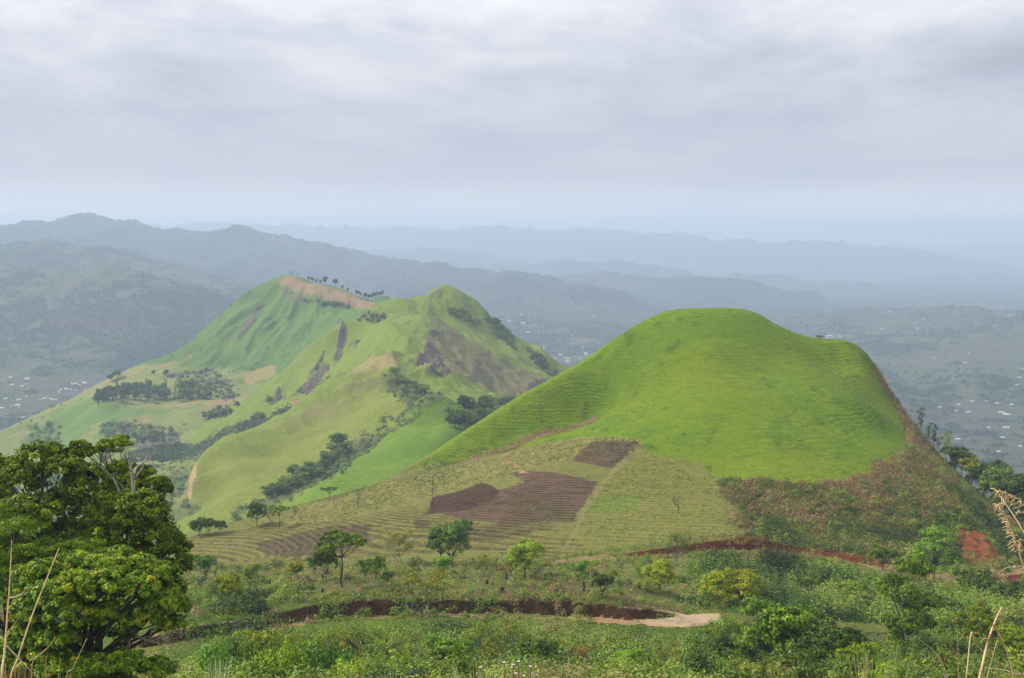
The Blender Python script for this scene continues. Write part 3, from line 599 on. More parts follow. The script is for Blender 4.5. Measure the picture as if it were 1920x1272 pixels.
def rng(seed): return np.random.RandomState(seed)
def unit(v): return v / np.maximum(np.linalg.norm(v, axis=-1, keepdims=True), 1e-9)
class Geo:
    def __init__(s): s.v = []; s.f = []; s.t = []; s.n = 0; s.mi = []
    def add(s, v, f, tone, mi=0):
        v = np.asarray(v, float); f = np.asarray(f, int); s.v.append(v); s.f.append(f + s.n); s.t.append(np.broadcast_to(tone, (len(v),)).astype(float)); s.mi.append(np.full(len(f), mi)); s.n += len(v)
    def leaves(s, c, size, r, nrm_bias=None, aspect=.5, tone=None, up=.35, mi=0):
        n = len(c)
        nn = r.normal(size=(n, 3)) * .55; nn[:, 2] += up
        if nrm_bias is not None: nn += nrm_bias * 1.35
        nn = unit(nn); t = unit(np.cross(nn, r.normal(size=(n, 3)))); b = np.cross(nn, t)
        sz = np.broadcast_to(size, (n,)) * r.uniform(.65, 1.3, n); sz = sz[:, None]
        v = np.stack([c - t * sz * .5, c + b * sz * aspect * .5 + t * sz * .06, c + t * sz * .5 - nn * sz * .12, c - b * sz * aspect * .5 + t * sz * .06], 1)
        f = np.arange(n * 4).reshape(n, 4); tone = r.rand(n) if tone is None else np.clip(tone, 0, 1)
        s.add(v.reshape(-1, 3), f, np.repeat(tone, 4), mi)
    def tube(s, pts, rad, sides=6, mi=0, tone=.5):
        pts = np.asarray(pts, float); rad = np.broadcast_to(rad, (len(pts),)); T_ = unit(np.gradient(pts, axis=0)); up = np.array([0, 0, 1.]) if abs(T_[0, 2]) < .9 else np.array([1., 0, 0])
        a = unit(np.cross(T_, up)); b = np.cross(T_, a); an = np.arange(sides) * 2 * np.pi / sides
        ring = pts[:, None] + rad[:, None, None] * (a[:, None] * np.cos(an)[None, :, None] + b[:, None] * np.sin(an)[None, :, None])
        n = len(pts); i = np.arange(n - 1)[:, None] * sides + np.arange(sides)[None]; j = np.arange(n - 1)[:, None] * sides + (np.arange(sides)[None] + 1) % sides
        f = np.stack([i, j, j + sides, i + sides], -1).reshape(-1, 4); s.add(ring.reshape(-1, 3), f, tone, mi)
    def mesh(s, name, mats, smooth_=False):
        v = np.concatenate(s.v); f = np.concatenate(s.f); me = bpy.data.meshes.new(name)
        me.vertices.add(len(v)); me.vertices.foreach_set('co', v.ravel()); me.loops.add(f.size); me.loops.foreach_set('vertex_index', f.ravel().astype(np.int32))
        me.polygons.add(len(f)); me.polygons.foreach_set('loop_start', np.arange(0, f.size, 4, dtype=np.int32)); me.update(calc_edges=True)
        at = me.attributes.new('tone', 'FLOAT', 'POINT'); at.data.foreach_set('value', np.concatenate(s.t))
        for m_ in (mats if isinstance(mats, (list, tuple)) else [mats]): me.materials.append(m_)
        me.polygons.foreach_set('material_index', np.concatenate(s.mi).astype(np.int32))
        if smooth_: me.polygons.foreach_set('use_smooth', np.ones(len(f), bool))
        return me
def curve(a, b, r, sag=.12, n=5):
    a, b = np.array(a, float), np.array(b, float); d = np.linalg.norm(b - a); t = np.linspace(0, 1, n)[:, None]
    off = r.normal(size=(1, 3)) * sag * d; off[0, 2] = -abs(off[0, 2]) * .3
    j = r.normal(size=(n, 3)) * d * .03; j[0] = j[-1] = 0
    return a + (b - a) * t + off * np.sin(np.pi * t) + j

def tree_geo(seed, H, lobes, trunk=(0, 0), fork=.35, tr=.03, nclump=14, per=40, leaf=.22, cl=.22, aspect=.5, up=.35, shell=.75, twig=.5, flat=.7, lean=(0, 0), tone_top=.35, stems=1, sides=7):
    """lobes in units of H: (x, y, z, rx, ry, rz). returns (trunk Geo, crown Geo)"""
    r = rng(seed); W_, Lf = Geo(), Geo(); lob = np.array(lobes, float) * H
    for sidx in range(stems):
        base = np.array([0, 0, -.02 * H]) + (r.normal(size=3) * [.03, .03, 0] * H if sidx else 0)
        top = np.array([lean[0] * H, lean[1] * H, fork * H]) + (r.normal(size=3) * [.12, .12, .03] * H if stems > 1 else 0)
        pth = curve(base, top, r, .05, 7); W_.tube(pth, np.linspace(tr * H, tr * .62 * H, 7) * (1 + .5 * np.exp(-np.arange(7) * 1.4)), sides)
        mine = [l for k, l in enumerate(lob) if k % stems == sidx]
        for l in mine:
            c = l[:3] - [0, 0, l[5] * .35]; q = curve(top, c, r, .1, 6); r0 = tr * .52 * H * min(1, .5 + l[3] / (.25 * H) * .5)
            W_.tube(q, np.linspace(r0, r0 * .35, 6), 5)
            k = nclump; d = unit(r.normal(size=(k, 3)) + [0, 0, .45]); d[:, 2] = np.where(d[:, 2] < -.35, -d[:, 2] * .5, d[:, 2])
            cc = l[:3] + d * l[3:] * r.uniform(shell, 1.0, (k, 1))
            for e in cc[:int(k * twig)]: W_.tube(curve(q[4], e, r, .12, 4), np.linspace(r0 * .32, r0 * .08, 4), 3)
            rad = cl * (l[3] + l[5]) * .5 * r.uniform(.7, 1.3, k); ctone = r.normal(0, .16, k)
            idx = np.repeat(np.arange(k), per); dd = unit(r.normal(size=(len(idx), 3))) * (r.rand(len(idx), 1) ** .45)
            dd[:, 2] *= flat; p = cc[idx] + dd * rad[idx][:, None]
            h = (p[:, 2] - l[2]) / (l[5] + 1e-6)
            tone = .44 + ctone[idx] * 1.4 + r.normal(0, .18, len(idx)) + tone_top * .35 * np.clip(h, -1, 1) * 0
            tone = np.where(r.rand(len(idx)) < .012, 1.0, tone)
            Lf.leaves(p, leaf, r, unit(dd + unit(p - l[:3]) * .8), aspect, tone, up)
    return W_, Lf
def lobes_round(r, n=7, w=.34, h=.30, z=.66, big=.17):
    o = [(0, 0, z, big * 1.15, big * 1.15, big)]
    for i in range(n):
        a = i / n * 2 * np.pi + r.rand() * .7; rr = w * r.uniform(.45, .85); o.append((math.cos(a) * rr, math.sin(a) * rr, z + r.uniform(-.8, .75) * h * .6, big * r.uniform(.7, 1.1), big * r.uniform(.7, 1.1), big * r.uniform(.55, .85)))
    return o
def lobes_flat(r, n=7, w=.46, z=.84, th=.085):
    o = [(0, 0, z, .18, .18, th)]
    for i in range(n):
        a = i / n * 2 * np.pi + r.rand() * .6; rr = w * r.uniform(.45, .9); o.append((math.cos(a) * rr, math.sin(a) * rr, z - r.uniform(0, .14), .17, .17, th))
    return o

PROTO = {}
def proto(name, wood, crown, bark, leafm):
    PROTO[name] = (wood.mesh(name + '_trunk', BARK[bark], True) if wood else None, crown.mesh(name + '_crown', LM[leafm]) if crown else None)
def solo(name, g, mats): PROTO[name] = g.mesh(name, mats)
def put_tree(pname, x, y, z, h, rz, label, cat='tree', group=None, name='tree', sx=1.0, leafm=None, lean=0):
    root = bpy.data.objects.new(name, None); col.objects.link(root); root.location = (x, y, z); root.rotation_euler = (0, lean, rz); root.scale = (h * sx, h * sx, h); root.empty_display_size = .1
    tag(root, label, cat, group)
    for part, me in zip(('trunk', 'crown'), PROTO[pname]):
        if me is None: continue
        if part == 'crown' and leafm:
            key = (me.name, leafm)
            if key not in PROTO: m2 = me.copy(); m2.materials[0] = LM[leafm]; PROTO[key] = m2
            me = PROTO[key]
        o = bpy.data.objects.new(part, me); col.objects.link(o); o.parent = root
    return root
def put_solo(pname, x, y, z, s, rz, label, cat, group, name, sz=1.0, leafm=None):
    me = PROTO[pname]
    if leafm:
        key = (pname, leafm)
        if key not in PROTO: m2 = me.copy(); m2.materials[0] = LM[leafm]; PROTO[key] = m2
        me = PROTO[key]
    o = bpy.data.objects.new(name, me); col.objects.link(o); o.location = (x, y, z); o.scale = (s, s, s * sz); o.rotation_euler = (0, 0, rz)
    return tag(o, label, cat, group)

# generic prototypes, all one unit tall
for k in range(4):
    r = rng(40 + k); proto('round%d' % k, *tree_geo(50 + k, 1, lobes_round(r, 8, .40, .42, .58, .24), fork=.22, tr=.022, nclump=24, per=44, leaf=.036, cl=.38, aspect=.6, twig=.3, sides=6), 'dark', 'green')
for k in range(2):
    r = rng(60 + k); proto('umbrella%d' % k, *tree_geo(70 + k, 1, lobes_flat(r, 8), fork=.52, tr=.02, nclump=20, per=40, leaf=.030, cl=.40, aspect=.55, twig=.5, flat=.5, sides=6), 'dark', 'feather')
for k in range(4):
    r = rng(80 + k); proto('sparse%d' % k, *tree_geo(90 + k, 1, lobes_round(r, 11, .36, .42, .62, .15), fork=.22, tr=.014, nclump=18, per=15, leaf=.028, cl=.5, aspect=.45, twig=1.0, stems=2, shell=.4, sides=5), 'grey', 'pale')
for k in range(3):
    r = rng(100 + k); lb = [(r.normal() * .05, r.normal() * .05, z, .10 + .05 * r.rand(), .10, .09) for z in np.linspace(.38, .93, 7)]
    proto('slender%d' % k, *tree_geo(110 + k, 1, lb, fork=.45, tr=.013, nclump=8, per=22, leaf=.035, cl=.5, aspect=.45, twig=.4, sides=5), 'dark', 'blue')
for k in range(3):
    r = rng(120 + k); lb = lobes_round(r, 6, .26, .5, .56, .22)
    proto('far%d' % k, *tree_geo(130 + k, 1, lb, fork=.25, tr=.03, nclump=9, per=9, leaf=.13, cl=.5, aspect=.75, twig=0, sides=4), 'dark', 'blue')
def dead_geo(seed, n=6, spread=.3, fork=.45):
    r = rng(seed); g = Geo(); top = np.array([r.normal() * .06, 0, fork]); g.tube(curve((0, 0, -.03), top, r, .07, 7), np.linspace(.022, .013, 7), 6)
    for i in range(n):
        a = r.rand() * 6.28; e = top + [math.cos(a) * spread * r.uniform(.4, 1), math.sin(a) * spread * r.uniform(.4, 1), (1 - fork) * r.uniform(.5, 1)]; q = curve(top - [0, 0, .1 * r.rand()], e, r, .16, 6); g.tube(q, np.linspace(.009, .0025, 6), 4)
        for j in range(3): f_ = q[r.randint(2, 5)]; g.tube(curve(f_, f_ + r.normal(size=3) * [.09, .09, .05] + [0, 0, .08], r, .1, 4), np.linspace(.004, .0012, 4), 3)
    return g
for k in range(3): PROTO['dead%d' % k] = (dead_geo(140 + k, 4 + 2 * k, .14 + .1 * k).mesh('dead_trunk', BARK['char'], True), None)

def shrub_geo(seed, n=620, leaf=.10, clumps=26, w=.62, h=.62, aspect=.55, stem=True, per_r=.26):
    r = rng(seed); g = Geo(); d = unit(r.normal(size=(clumps, 3)) + [0, 0, .5]); d[:, 2] = np.abs(d[:, 2]); c = d * [w, w, h] * r.uniform(.45, 1, (clumps, 1)); c[:, 2] += .12
    idx = r.randint(0, clumps, n); dd = unit(r.normal(size=(n, 3))) * r.rand(n, 1) ** .5; p = c[idx] + dd * per_r * [1, 1, .8]; p[:, 2] = np.maximum(p[:, 2], .02)
    g.leaves(p, leaf, r, unit(dd + d[idx] * .7), aspect, .42 + r.normal(0, .17, clumps)[idx] + r.normal(0, .15, n), .35)
    if stem:
        for i in range(6): g.tube(curve((r.normal() * .06, r.normal() * .06, -.08), c[i], r, .1, 4), np.linspace(.022, .007, 4), 4, mi=1)
    return g
for k in range(4): solo('shrub%d' % k, shrub_geo(150 + k, 1700, .078, 40), [LM['green'], BARK['dark']])
for k in range(3): solo('fluff%d' % k, shrub_geo(160 + k, 1100, .048, 60, .6, .75, .45, True, .24), [LM['pale'], BARK['grey']])
for k in range(3): solo('leafy%d' % k, shrub_geo(170 + k, 3200, .068, 70, .75, .62, .7, True, .2), [LM['bright'], BARK['dark']])
for k in range(3):                                               # far shrubs and bracken clumps
    solo('lowbush%d' % k, shrub_geo(180 + k, 110, .2, 14, .6, .5, .7, False, .3), [LM['blue']])
def tuft_geo(seed, n=46, w=.035, spread=.5):
    r = rng(seed); g = Geo()
    for i in range(n):
        a = r.rand() * 6.28; b = r.uniform(.1, 1) * spread; h = r.uniform(.5, 1); base = np.array([math.cos(a), math.sin(a), 0]) * .12 * r.rand(); mid = base + [math.cos(a) * b * .35, math.sin(a) * b * .35, h * .65]; tip = base + [math.cos(a) * b, math.sin(a) * b, h * r.uniform(.75, 1)]
        s_ = np.array([-math.sin(a), math.cos(a), 0]) * w; g.add([base - s_, base + s_, mid + s_ * .8, mid - s_ * .8], [[0, 1, 2, 3]], r.rand()); g.add([mid - s_ * .8, mid + s_ * .8, tip + s_ * .1, tip - s_ * .1], [[0, 1, 2, 3]], r.rand())
    return g
for k in range(3): solo('tuft%d' % k, tuft_geo(190 + k), [LM['straw']])

# ------------------------------------------------------------------ trees one can tell apart
def at_tree(pn, px, yb, yt, label, y0=180, y1=600, leafm=None, sx=1.0, rz=None, name='tree', group=None, Y=None, cat='tree', lean=0):
    if Y == 'crest': x, y, z = crest(px, y0, y1)
    elif Y is None: x, y, z = hit(px, yb, y0, y1)
    else: x, y, _ = P(px, yb, Y); z = ground(x, y)
    zt = P(px, yt, y)[2]; h = (yb - yt) * y / F if Y == 'crest' else max(zt - z, .5)
    return put_tree(pn, x, y, z - .1 - .01 * h, h, rz if rz is not None else (px * .37) % 6.28, label, cat, group, name, sx, leafm, lean)
TL = [
 ('round0', 374, 1004, 966, 'dark green tree at the left end of the furrowed field edge', 'dark', 1.1), ('round1', 392, 1003, 968, 'dark rounded tree with a bent stem, second along the field edge', 'dark', .9),
 ('round2', 413, 999, 971, 'small dark green tree just right of the dark pair on the field edge', 'dark', 1.0), ('round3', 482, 986, 932, 'tall dark tree with tiered open crown on the field edge', 'blue', .75),
 ('umbrella0', 524, 992, 944, 'small yellow green tree with a thin leaning stem at the field corner', 'green', .9), ('sparse0', 508, 984, 950, 'brownish thin sapling between two taller trees on the field edge', 'rust', .6),
 ('umbrella1', 617, 938, 911, 'small flat topped tree standing alone above the furrows', 'blue', 1.2), ('sparse1', 553, 972, 945, 'thin leafless looking sapling on the upper edge of the furrows', 'olive', .6),
 ('umbrella0', 641, 1102, 990, 'tall umbrella shaped tree on the terrace with dark bare trunk', 'feather', .95), ('round1', 612, 1092, 1012, 'dark dense tree leaning beside the umbrella shaped tree', 'dark', .62),
 ('round2', 556, 1090, 1043, 'small lime green tree left of the dark terrace trees', 'yellow', .75), ('round3', 705, 1090, 1032, 'slim mid green tree right of the umbrella shaped tree', 'green', .7),
 ('round0', 685, 1086, 1042, 'short bushy tree with pale stems between two taller terrace trees', 'green', .8), ('round2', 727, 1096, 1062, 'knee high sapling among charred stumps on the terrace', 'green', .8),
 ('sparse2', 752, 1056, 985, 'loose airy tree with yellow green leaves above the terrace', 'olive', 1.1), ('round1', 848, 1066, 962, 'large dark crowned tree with forked trunk below the ploughed plot', 'green', .85),
 ('round3', 826, 1058, 972, 'dark green tree touching the left side of the large forked one', 'dark', .6), ('round0', 985, 1086, 1003, 'round bright green tree with a slanting dark trunk on the terrace', 'yellow', 1.0),
 ('sparse3', 800, 1172, 1048, 'pale twiggy tree in front of the cut bank with sparse leaves', 'olive', 1.05), ('sparse1', 935, 1290, 1142, 'thin olive tree with dark upright trunk at the bottom of the view', 'olive', .8),
 ('round1', 1130, 1122, 1066, 'dark shrubby tree at the right end of the cut bank', 'dark', .85), ('sparse0', 1270, 1062, 984, 'grey green airy tree beside the upper road bend', 'pale', .9),
 ('umbrella1', 1405, 1064, 1000, 'thin flat crowned tree in front of the upper red bank', 'rust', .9), ('round2', 1342, 1140, 1058, 'big yellow green bushy tree left of the pair below the upper road', 'yellow', .85),
 ('round0', 1395, 1145, 1058, 'big yellow green bushy tree right of the pair below the upper road', 'yellow', 1.25), ('round3', 1236, 1110, 1046, 'lime green rounded tree above the road bend', 'yellow', 1.1),
 ('sparse2', 1060, 1110, 1055, 'thin twiggy sapling near the middle of the terrace', 'pale', .7), ('sparse3', 945, 1096, 1045, 'cluster of thin pale stems beside the round bright tree', 'rust', .8), ('sparse0', 905, 1090, 1030, 'tall thin sapling with pale bark behind the terrace', 'olive', .6),
 ('round2', 430, 1138, 1062, 'soft yellow green tree with feathery outline near the big trees', 'yellow', .75), ('round3', 470, 1100, 1050, 'yellow green bushy tree behind the feathery one', 'yellow', .8), ('round1', 385, 1090, 1030, 'bushy green tree against the right side of the big trees', 'bright', .8),
 ('round1', 1655, 1070, 1015, 'small dark tree above the upper road on the bracken slope', 'green', 1.0), ('round0', 1500, 1120, 1075, 'dark round crown in the thicket below the upper road', 'dark', 1.0), ('round3', 1540, 1110, 1062, 'blue green rounded tree in the thicket below the road', 'blue', 1.1),
 ('round2', 1600, 1140, 1080, 'pale green tree beside the spreading grey trunked tree', 'green', 1.2), ('round1', 1820, 1130, 1060, 'dark green tree right of the red earth scar', 'dark', 1.0), ('round0', 1880, 1150, 1080, 'dark bushy tree at the right edge below the road', 'dark', 1.2),
 ('round3', 1830, 1210, 1130, 'mid green tree filling the right hand thicket', 'green', 1.2), ('round2', 1905, 1250, 1160, 'green tree at the right edge behind the dry stems', 'green', 1.2), ('round0', 1770, 1170, 1110, 'rounded green tree in the thicket behind the spreading crown', 'blue', 1.2),
]
for pn, px, yb, yt, lab, lm, sx in TL: at_tree(pn, px, yb, yt, lab, 150, 470, lm, sx)
# the right flank of the mound
for pn, px, yb, yt, lab, lm, sx in [
 ('slender0', 1727, 812, 764, 'slender ragged tree, highest on the right flank of the mound', 'dark', .9), ('slender1', 1741, 838, 792, 'slim dark tree, left one of the pair on the right flank', 'dark', .8), ('slender2', 1750, 846, 794, 'slim dark tree, right one of the pair on the right flank', 'dark', .8),
 ('sparse1', 1758, 850, 812, 'tiny thin tree beside the slim pair on the right flank', 'green', .6), ('slender0', 1775, 862, 806, 'thin open tree between the slim pair and the dense trees', 'olive', .9),
 ('round0', 1790, 880, 828, 'dense dark tree on the right flank beside a flat topped one', 'dark', 1.1), ('round3', 1804, 888, 834, 'flat topped leaning tree on the right flank of the mound', 'dark', .9), ('round1', 1822, 893, 850, 'pale green tree right of the flat topped one', 'olive', .9),
 ('round0', 1846, 908, 852, 'wide domed tree on the lower right flank', 'dark', 1.1), ('round2', 1868, 925, 862, 'green spreading tree touching the wide domed one', 'green', .9), ('round3', 1850, 934, 894, 'dark leaning tree in front of the small house', 'dark', 1.0),
 ('round0', 1896, 955, 878, 'big dark tree at the right edge of the view', 'dark', 1.0), ('round1', 1925, 965, 880, 'dark tree cut by the right edge of the view', 'dark', 1.1), ('round2', 1882, 968, 915, 'dark tree on the shoulder below the small house', 'dark', 1.0), ('round3', 1915, 1000, 940, 'dark bushy tree low on the right shoulder', 'blue', 1.0)]:
    at_tree(pn, px, yb, yt, lab, 370, 560, lm, sx)
at_tree('round1', 1540, 648, 641, 'single low bush on the grassy saddle of the mound', 460, 540, Y='crest', leafm='olive', sx=3, cat='shrub', name='shrub')
for pn, px, yb, yt, lab, sx in [('dead0', 404, 1100, 1034, 'charred crooked trunk without leaves near the big trees', 1.0), ('dead1', 672, 952, 912, 'bare forked dead tree above the furrows', .8), ('dead0', 811, 946, 880, 'thin bare pole of a dead tree beside the dark ploughed plot', .4),
   ('dead1', 1271, 964, 924, 'bare curved dead tree alone in the grassy field', 1.0), ('dead2', 388, 1096, 1052, 'thin bare stem left of the charred crooked trunk', .4), ('dead2', 1005, 1090, 1050, 'small bare tree right of the round bright one', 1.0), ('dead1', 870, 1086, 1048, 'short dead tree below the large forked one', .9)]:
    at_tree(pn, px, yb, yt, lab, 150, 470, None, sx, name='dead_tree')

# layered bright tree and the spreading grey tree
r = rng(5); lb = []
for z, w in ((.30, .40), (.42, .46), (.55, .40), (.68, .34), (.80, .26), (.92, .14)):
    for i in range(5): a = r.rand() * 6.28; lb.append((math.cos(a) * w * .65, math.sin(a) * w * .65, z + r.normal() * .02, .17, .17, .045))
proto('layered', *tree_geo(6, 1, lb, fork=.3, tr=.02, nclump=14, per=26, leaf=.024, cl=.5, aspect=.45, flat=.4, twig=.3), 'dark', 'bright')
at_tree('layered', 1753, 1092, 984, 'bright green tree with layered crown beside the red scar', 240, 350, None, 1.0)
lb = [(-.42, 0, .78, .17, .17, .12), (-.2, .1, .86, .16, .16, .10), (.02, 0, .94, .13, .13, .10), (.2, -.1, .80, .15, .15, .10), (.42, .05, .76, .15, .15, .11), (-.12, -.12, .68, .13, .13, .08), (.28, .12, .60, .12, .12, .08),
      (-.45, .05, .50, .12, .12, .10), (.1, -.1, .42, .10, .1, .06), (-.1, 0, .24, .17, .15, .10), (.3, 0, .16, .18, .15, .10), (.48, .1, .52, .1, .1, .07), (-.28, .2, .34, .1, .1, .07), (.05, .25, .6, .12, .12, .1)]
proto('spreading', *tree_geo(8, 1, lb, fork=.34, tr=.026, nclump=20, per=70, leaf=.026, cl=.48, aspect=.6, twig=.4), 'grey', 'yellow')
at_tree('spreading', 1692, 1240, 1048, 'wide tree with grey forked trunk and tufted yellow green crown', 150, 260, 'feather', .95)
# trees of the dark thicket in the lower right
for pn, px, yb, yt, lab, lm, sx, yd in [('round1', 1470, 1272, 1100, 'tall yellow green crown standing over the dark thicket', 'feather', .95, 165), ('round2', 1548, 1290, 1148, 'dark dense tree in the middle of the lower right thicket', 'dark', 1.3, 158), ('round0', 1390, 1300, 1172, 'blackish green tree left of the tall yellow green crown', 'dark', 1.3, 168),
   ('round3', 1605, 1300, 1190, 'deep green tree right of the dark dense one', 'green', .9, 150), ('round2', 1300, 1310, 1225, 'dark green round tree at the bottom right of centre', 'dark', 1.2, 150), ('round1', 1500, 1320, 1215, 'dark tree at the bottom edge below the tall crown', 'dark', 1.2, 140), ('round0', 1405, 1330, 1226, 'olive yellow bushy crown at the bottom edge', 'olive', 1.1, 125), ('round3', 1660, 1330, 1240, 'bright green bush tree at the bottom edge among dry stems', 'bright', 1.3, 118), ('round1', 1800, 1330, 1238, 'low green tree at the bottom edge behind dry stems', 'green', 1.4, 120)]:
    at_tree(pn, px, yb, yt, lab, leafm=lm, sx=sx, Y=yd)
# bare branching tree at the bottom
proto('branchy', *tree_geo(31, 1, lobes_round(rng(32), 12, .6, .5, .66, .17), fork=.16, tr=.016, nclump=16, per=7, leaf=.022, cl=.6, aspect=.5, twig=1.0, stems=3, shell=.3), 'dark', 'olive')
at_tree('branchy', 700, 1300, 1150, 'wide many stemmed tree with bare dark branches and few leaves', Y=150, sx=.95, leafm='grass')

# ------------------------------------------------------------------ the great trees on the left
def big_tree(name, label, px0, Y, lobes_px, base, leafm, bark, seed, **kw):
    """lobes: (px, py, dY, radius px across, radius px up) turned into metres at the tree's own distance"""
    bx_, by_ = P(base, 1200, Y)[0], Y; bz = ground(bx_, by_); lb = []
    for px, py, dy, rx, rz in lobes_px:
        q = P(px, py, Y + dy); s_ = (Y + dy) / F; lb.append((q[0] - bx_, q[1] - by_, q[2] - bz, rx * s_ * 1.0, rx * s_ * .9, rz * s_ * .93))
    H = max(l[2] + l[5] for l in lb); w_, c_ = tree_geo(seed, 1.0, lb, trunk=(0, 0), fork=kw.pop('fork') * H, tr=kw.pop('tr'), **kw)
    root = bpy.data.objects.new('tree', None); col.objects.link(root); root.location = (bx_, by_, bz); tag(root, label, 'tree')
    for part, me in (('trunk', w_.mesh(name + '_trunk', BARK[bark], True)), ('crown', c_.mesh(name + '_crown', LM[leafm]))):
        o = bpy.data.objects.new(part, me); col.objects.link(o); o.parent = root
    return root, (bx_, by_, bz)
lA = [(40,905,1,50,40),(-40,930,2,60,50),(80,860,0,48,34),(118,880,-1,40,30),(150,850,1,26,26),(165,905,0,50,40),(60,960,-2,62,40),(-60,1010,0,70,50),(120,950,2,50,38),(235,925,1,48,38),(200,960,-1,50,40),(60,985,-3,34,26),
      (140,1000,0,60,34),(215,1000,-2,55,44),(270,960,-3,50,44),(290,1010,-2,52,48),(325,1035,-1,34,38),(250,1045,-2,60,40),(180,1040,0,55,36),(300,1075,0,38,34),(262,890,2,30,22),(292,905,1,26,14),(310,918,1,16,12),(20,1040,1,70,40),
      (100,1060,2,80,40),(345,1060,2,18,22),(222,880,2,24,18),(0,880,3,40,30)]
rootA, bA = big_tree('great', 'huge dark glossy tree, tallest of the left group, with broad lumpy crown', 0, 88, lA, 165, 'glossy', 'dark', 11, fork=.35, tr=.42, nclump=76, per=62, leaf=.235, cl=.25, aspect=.55, twig=.07, shell=.7)
# its flat topped upper branch and the bleached dead limbs beside it
lF = [(214,828,0,26,9),(196,836,0,20,8),(232,834,0,20,8),(184,846,0,12,7),(205,845,1,22,8),(228,822,1,16,6)]
rootF, bF = big_tree('flat_top', 'small flat topped tree rising on thin stems behind the huge tree', 0, 91, lF, 208, 'feather', 'grey', 12, fork=.74, tr=.11, nclump=26, per=46, leaf=.17, cl=.45, aspect=.5, twig=.6, shell=.3, flat=.5)
g = Geo(); r = rng(77); Yd = 87
def pl3(pts, Y): return np.array([P(a, b, Y + d) for a, b, d in pts])
for pts, r0, r1 in [([(249,1010,1),(248,960,0),(250,905,0),(247,885,0),(243,868,0),(244,856,0)], .20, .05), ([(249,895,0),(255,878,.5),(270,866,1),(282,860,1),(293,846,1)], .10, .03), ([(270,866,1),(276,856,1.2),(277,845,1.2)], .05, .02), ([(252,900,0),(262,885,-.5),(268,876,-.5),(268,862,-.5)], .08, .02),
    ([(262,862,.8),(255,858,1),(250,860,1)], .05, .02), ([(247,885,0),(241,878,-.4),(243,865,-.6)], .06, .02), ([(182,872,0),(195,880,0),(205,890,.3),(214,900,.5),(225,925,.5)], .03, .09), ([(225,905,0),(232,918,.5),(240,940,.5)], .03, .07), ([(282,860,1),(288,852,1),(296,850,1)], .03, .012)]:
    q = pl3(pts, Yd); g.tube(q, np.linspace(r0, r1, len(q)), 6)
me = g.mesh('bleached_limbs', BARK['pale'], True); o = bpy.data.objects.new('dead_tree', me); col.objects.link(o)
tag(o, 'bleached bare dead tree with crooked branches poking out beside the huge tree', 'dead tree')
lM = [(30,990,0,60,26),(-40,1010,0,60,30),(60,1030,-1,55,22),(-20,1050,-2,60,26),(110,1040,0,50,20),(150,1022,1,45,16),(40,1070,-2,50,24),(90,1075,-1,50,22),(200,1040,0,34,14),(-60,1090,-2,60,40),(20,1110,-2,50,40),(0,960,2,34,18)]
big_tree('feathery', 'feathery dark yellow green tree with flat layers between the two big trees', 0, 76, lM, 10, 'feather', 'dark', 13, fork=.5, tr=.28, nclump=44, per=52, leaf=.20, cl=.34, aspect=.35, twig=.2, flat=.4, shell=.5)
lB = [(80,1070,0,32,24),(55,1090,0,36,28),(120,1065,1,34,26),(150,1055,1,30,22),(185,1055,0,30,20),(228,1042,1,26,20),(215,1065,-1,36,26),(265,1060,0,30,22),(300,1075,0,34,26),(318,1105,1,34,30),(330,1140,1,28,28),(300,1130,-1,40,30),(260,1100,-2,42,30),(200,1100,-3,48,34),(140,1100,-3,46,34),
      (90,1120,-2,46,34),(60,1150,-2,44,34),(130,1150,-3,50,36),(200,1150,-2,42,30),(270,1155,-1,44,28),(320,1170,1,28,20),(60,1200,-2,46,34),(110,1200,-3,40,34),(160,1195,1,26,24),(90,1250,-3,60,34),(160,1255,-3,56,30),(230,1245,-3,50,30),(290,1255,-2,40,24),(20,1240,-2,50,50),(230,1185,1,30,18),(40,1290,-2,70,30),(200,1290,-2,70,26)]
big_tree('broadleaf', 'nearest big tree with drooping sprays of lighter green leaves, bottom left', 0, 66, lB, 165, 'spray', 'dark', 14, fork=.45, tr=.30, nclump=74, per=60, leaf=.235, cl=.25, aspect=.42, twig=.07, shell=.7, up=.6)
g = Geo()
for pts, r0, r1 in [([(245,1185,0),(262,1195,0),(275,1202,0),(296,1206,.2),(306,1212,.3),(310,1228,.3)], .09, .02), ([(275,1202,0),(282,1190,.2),(285,1182,.2)], .04, .012), ([(282,1204,0),(300,1196,.3),(318,1188,.4),(328,1180,.5)], .05, .012), ([(296,1206,.2),(298,1196,.3),(304,1186,.3)], .03, .01), ([(262,1195,0),(266,1206,0),(264,1214,0)], .03, .01)]:
    q = pl3(pts, 66); g.tube(q, np.linspace(r0, r1, len(q)), 5)
base_ = P(160, 1240, 66); g.tube(curve((base_[0], base_[1], ground(base_[0], base_[1])), P(245, 1185, 66), rng(3), .04, 6), np.linspace(.14, .09, 6), 6)
o = bpy.data.objects.new('dead_tree', g.mesh('grey_limb', BARK['pale'], True)); col.objects.link(o); tag(o, 'grey leafless sapling reaching out under the nearest big tree above the red road', 'dead tree')
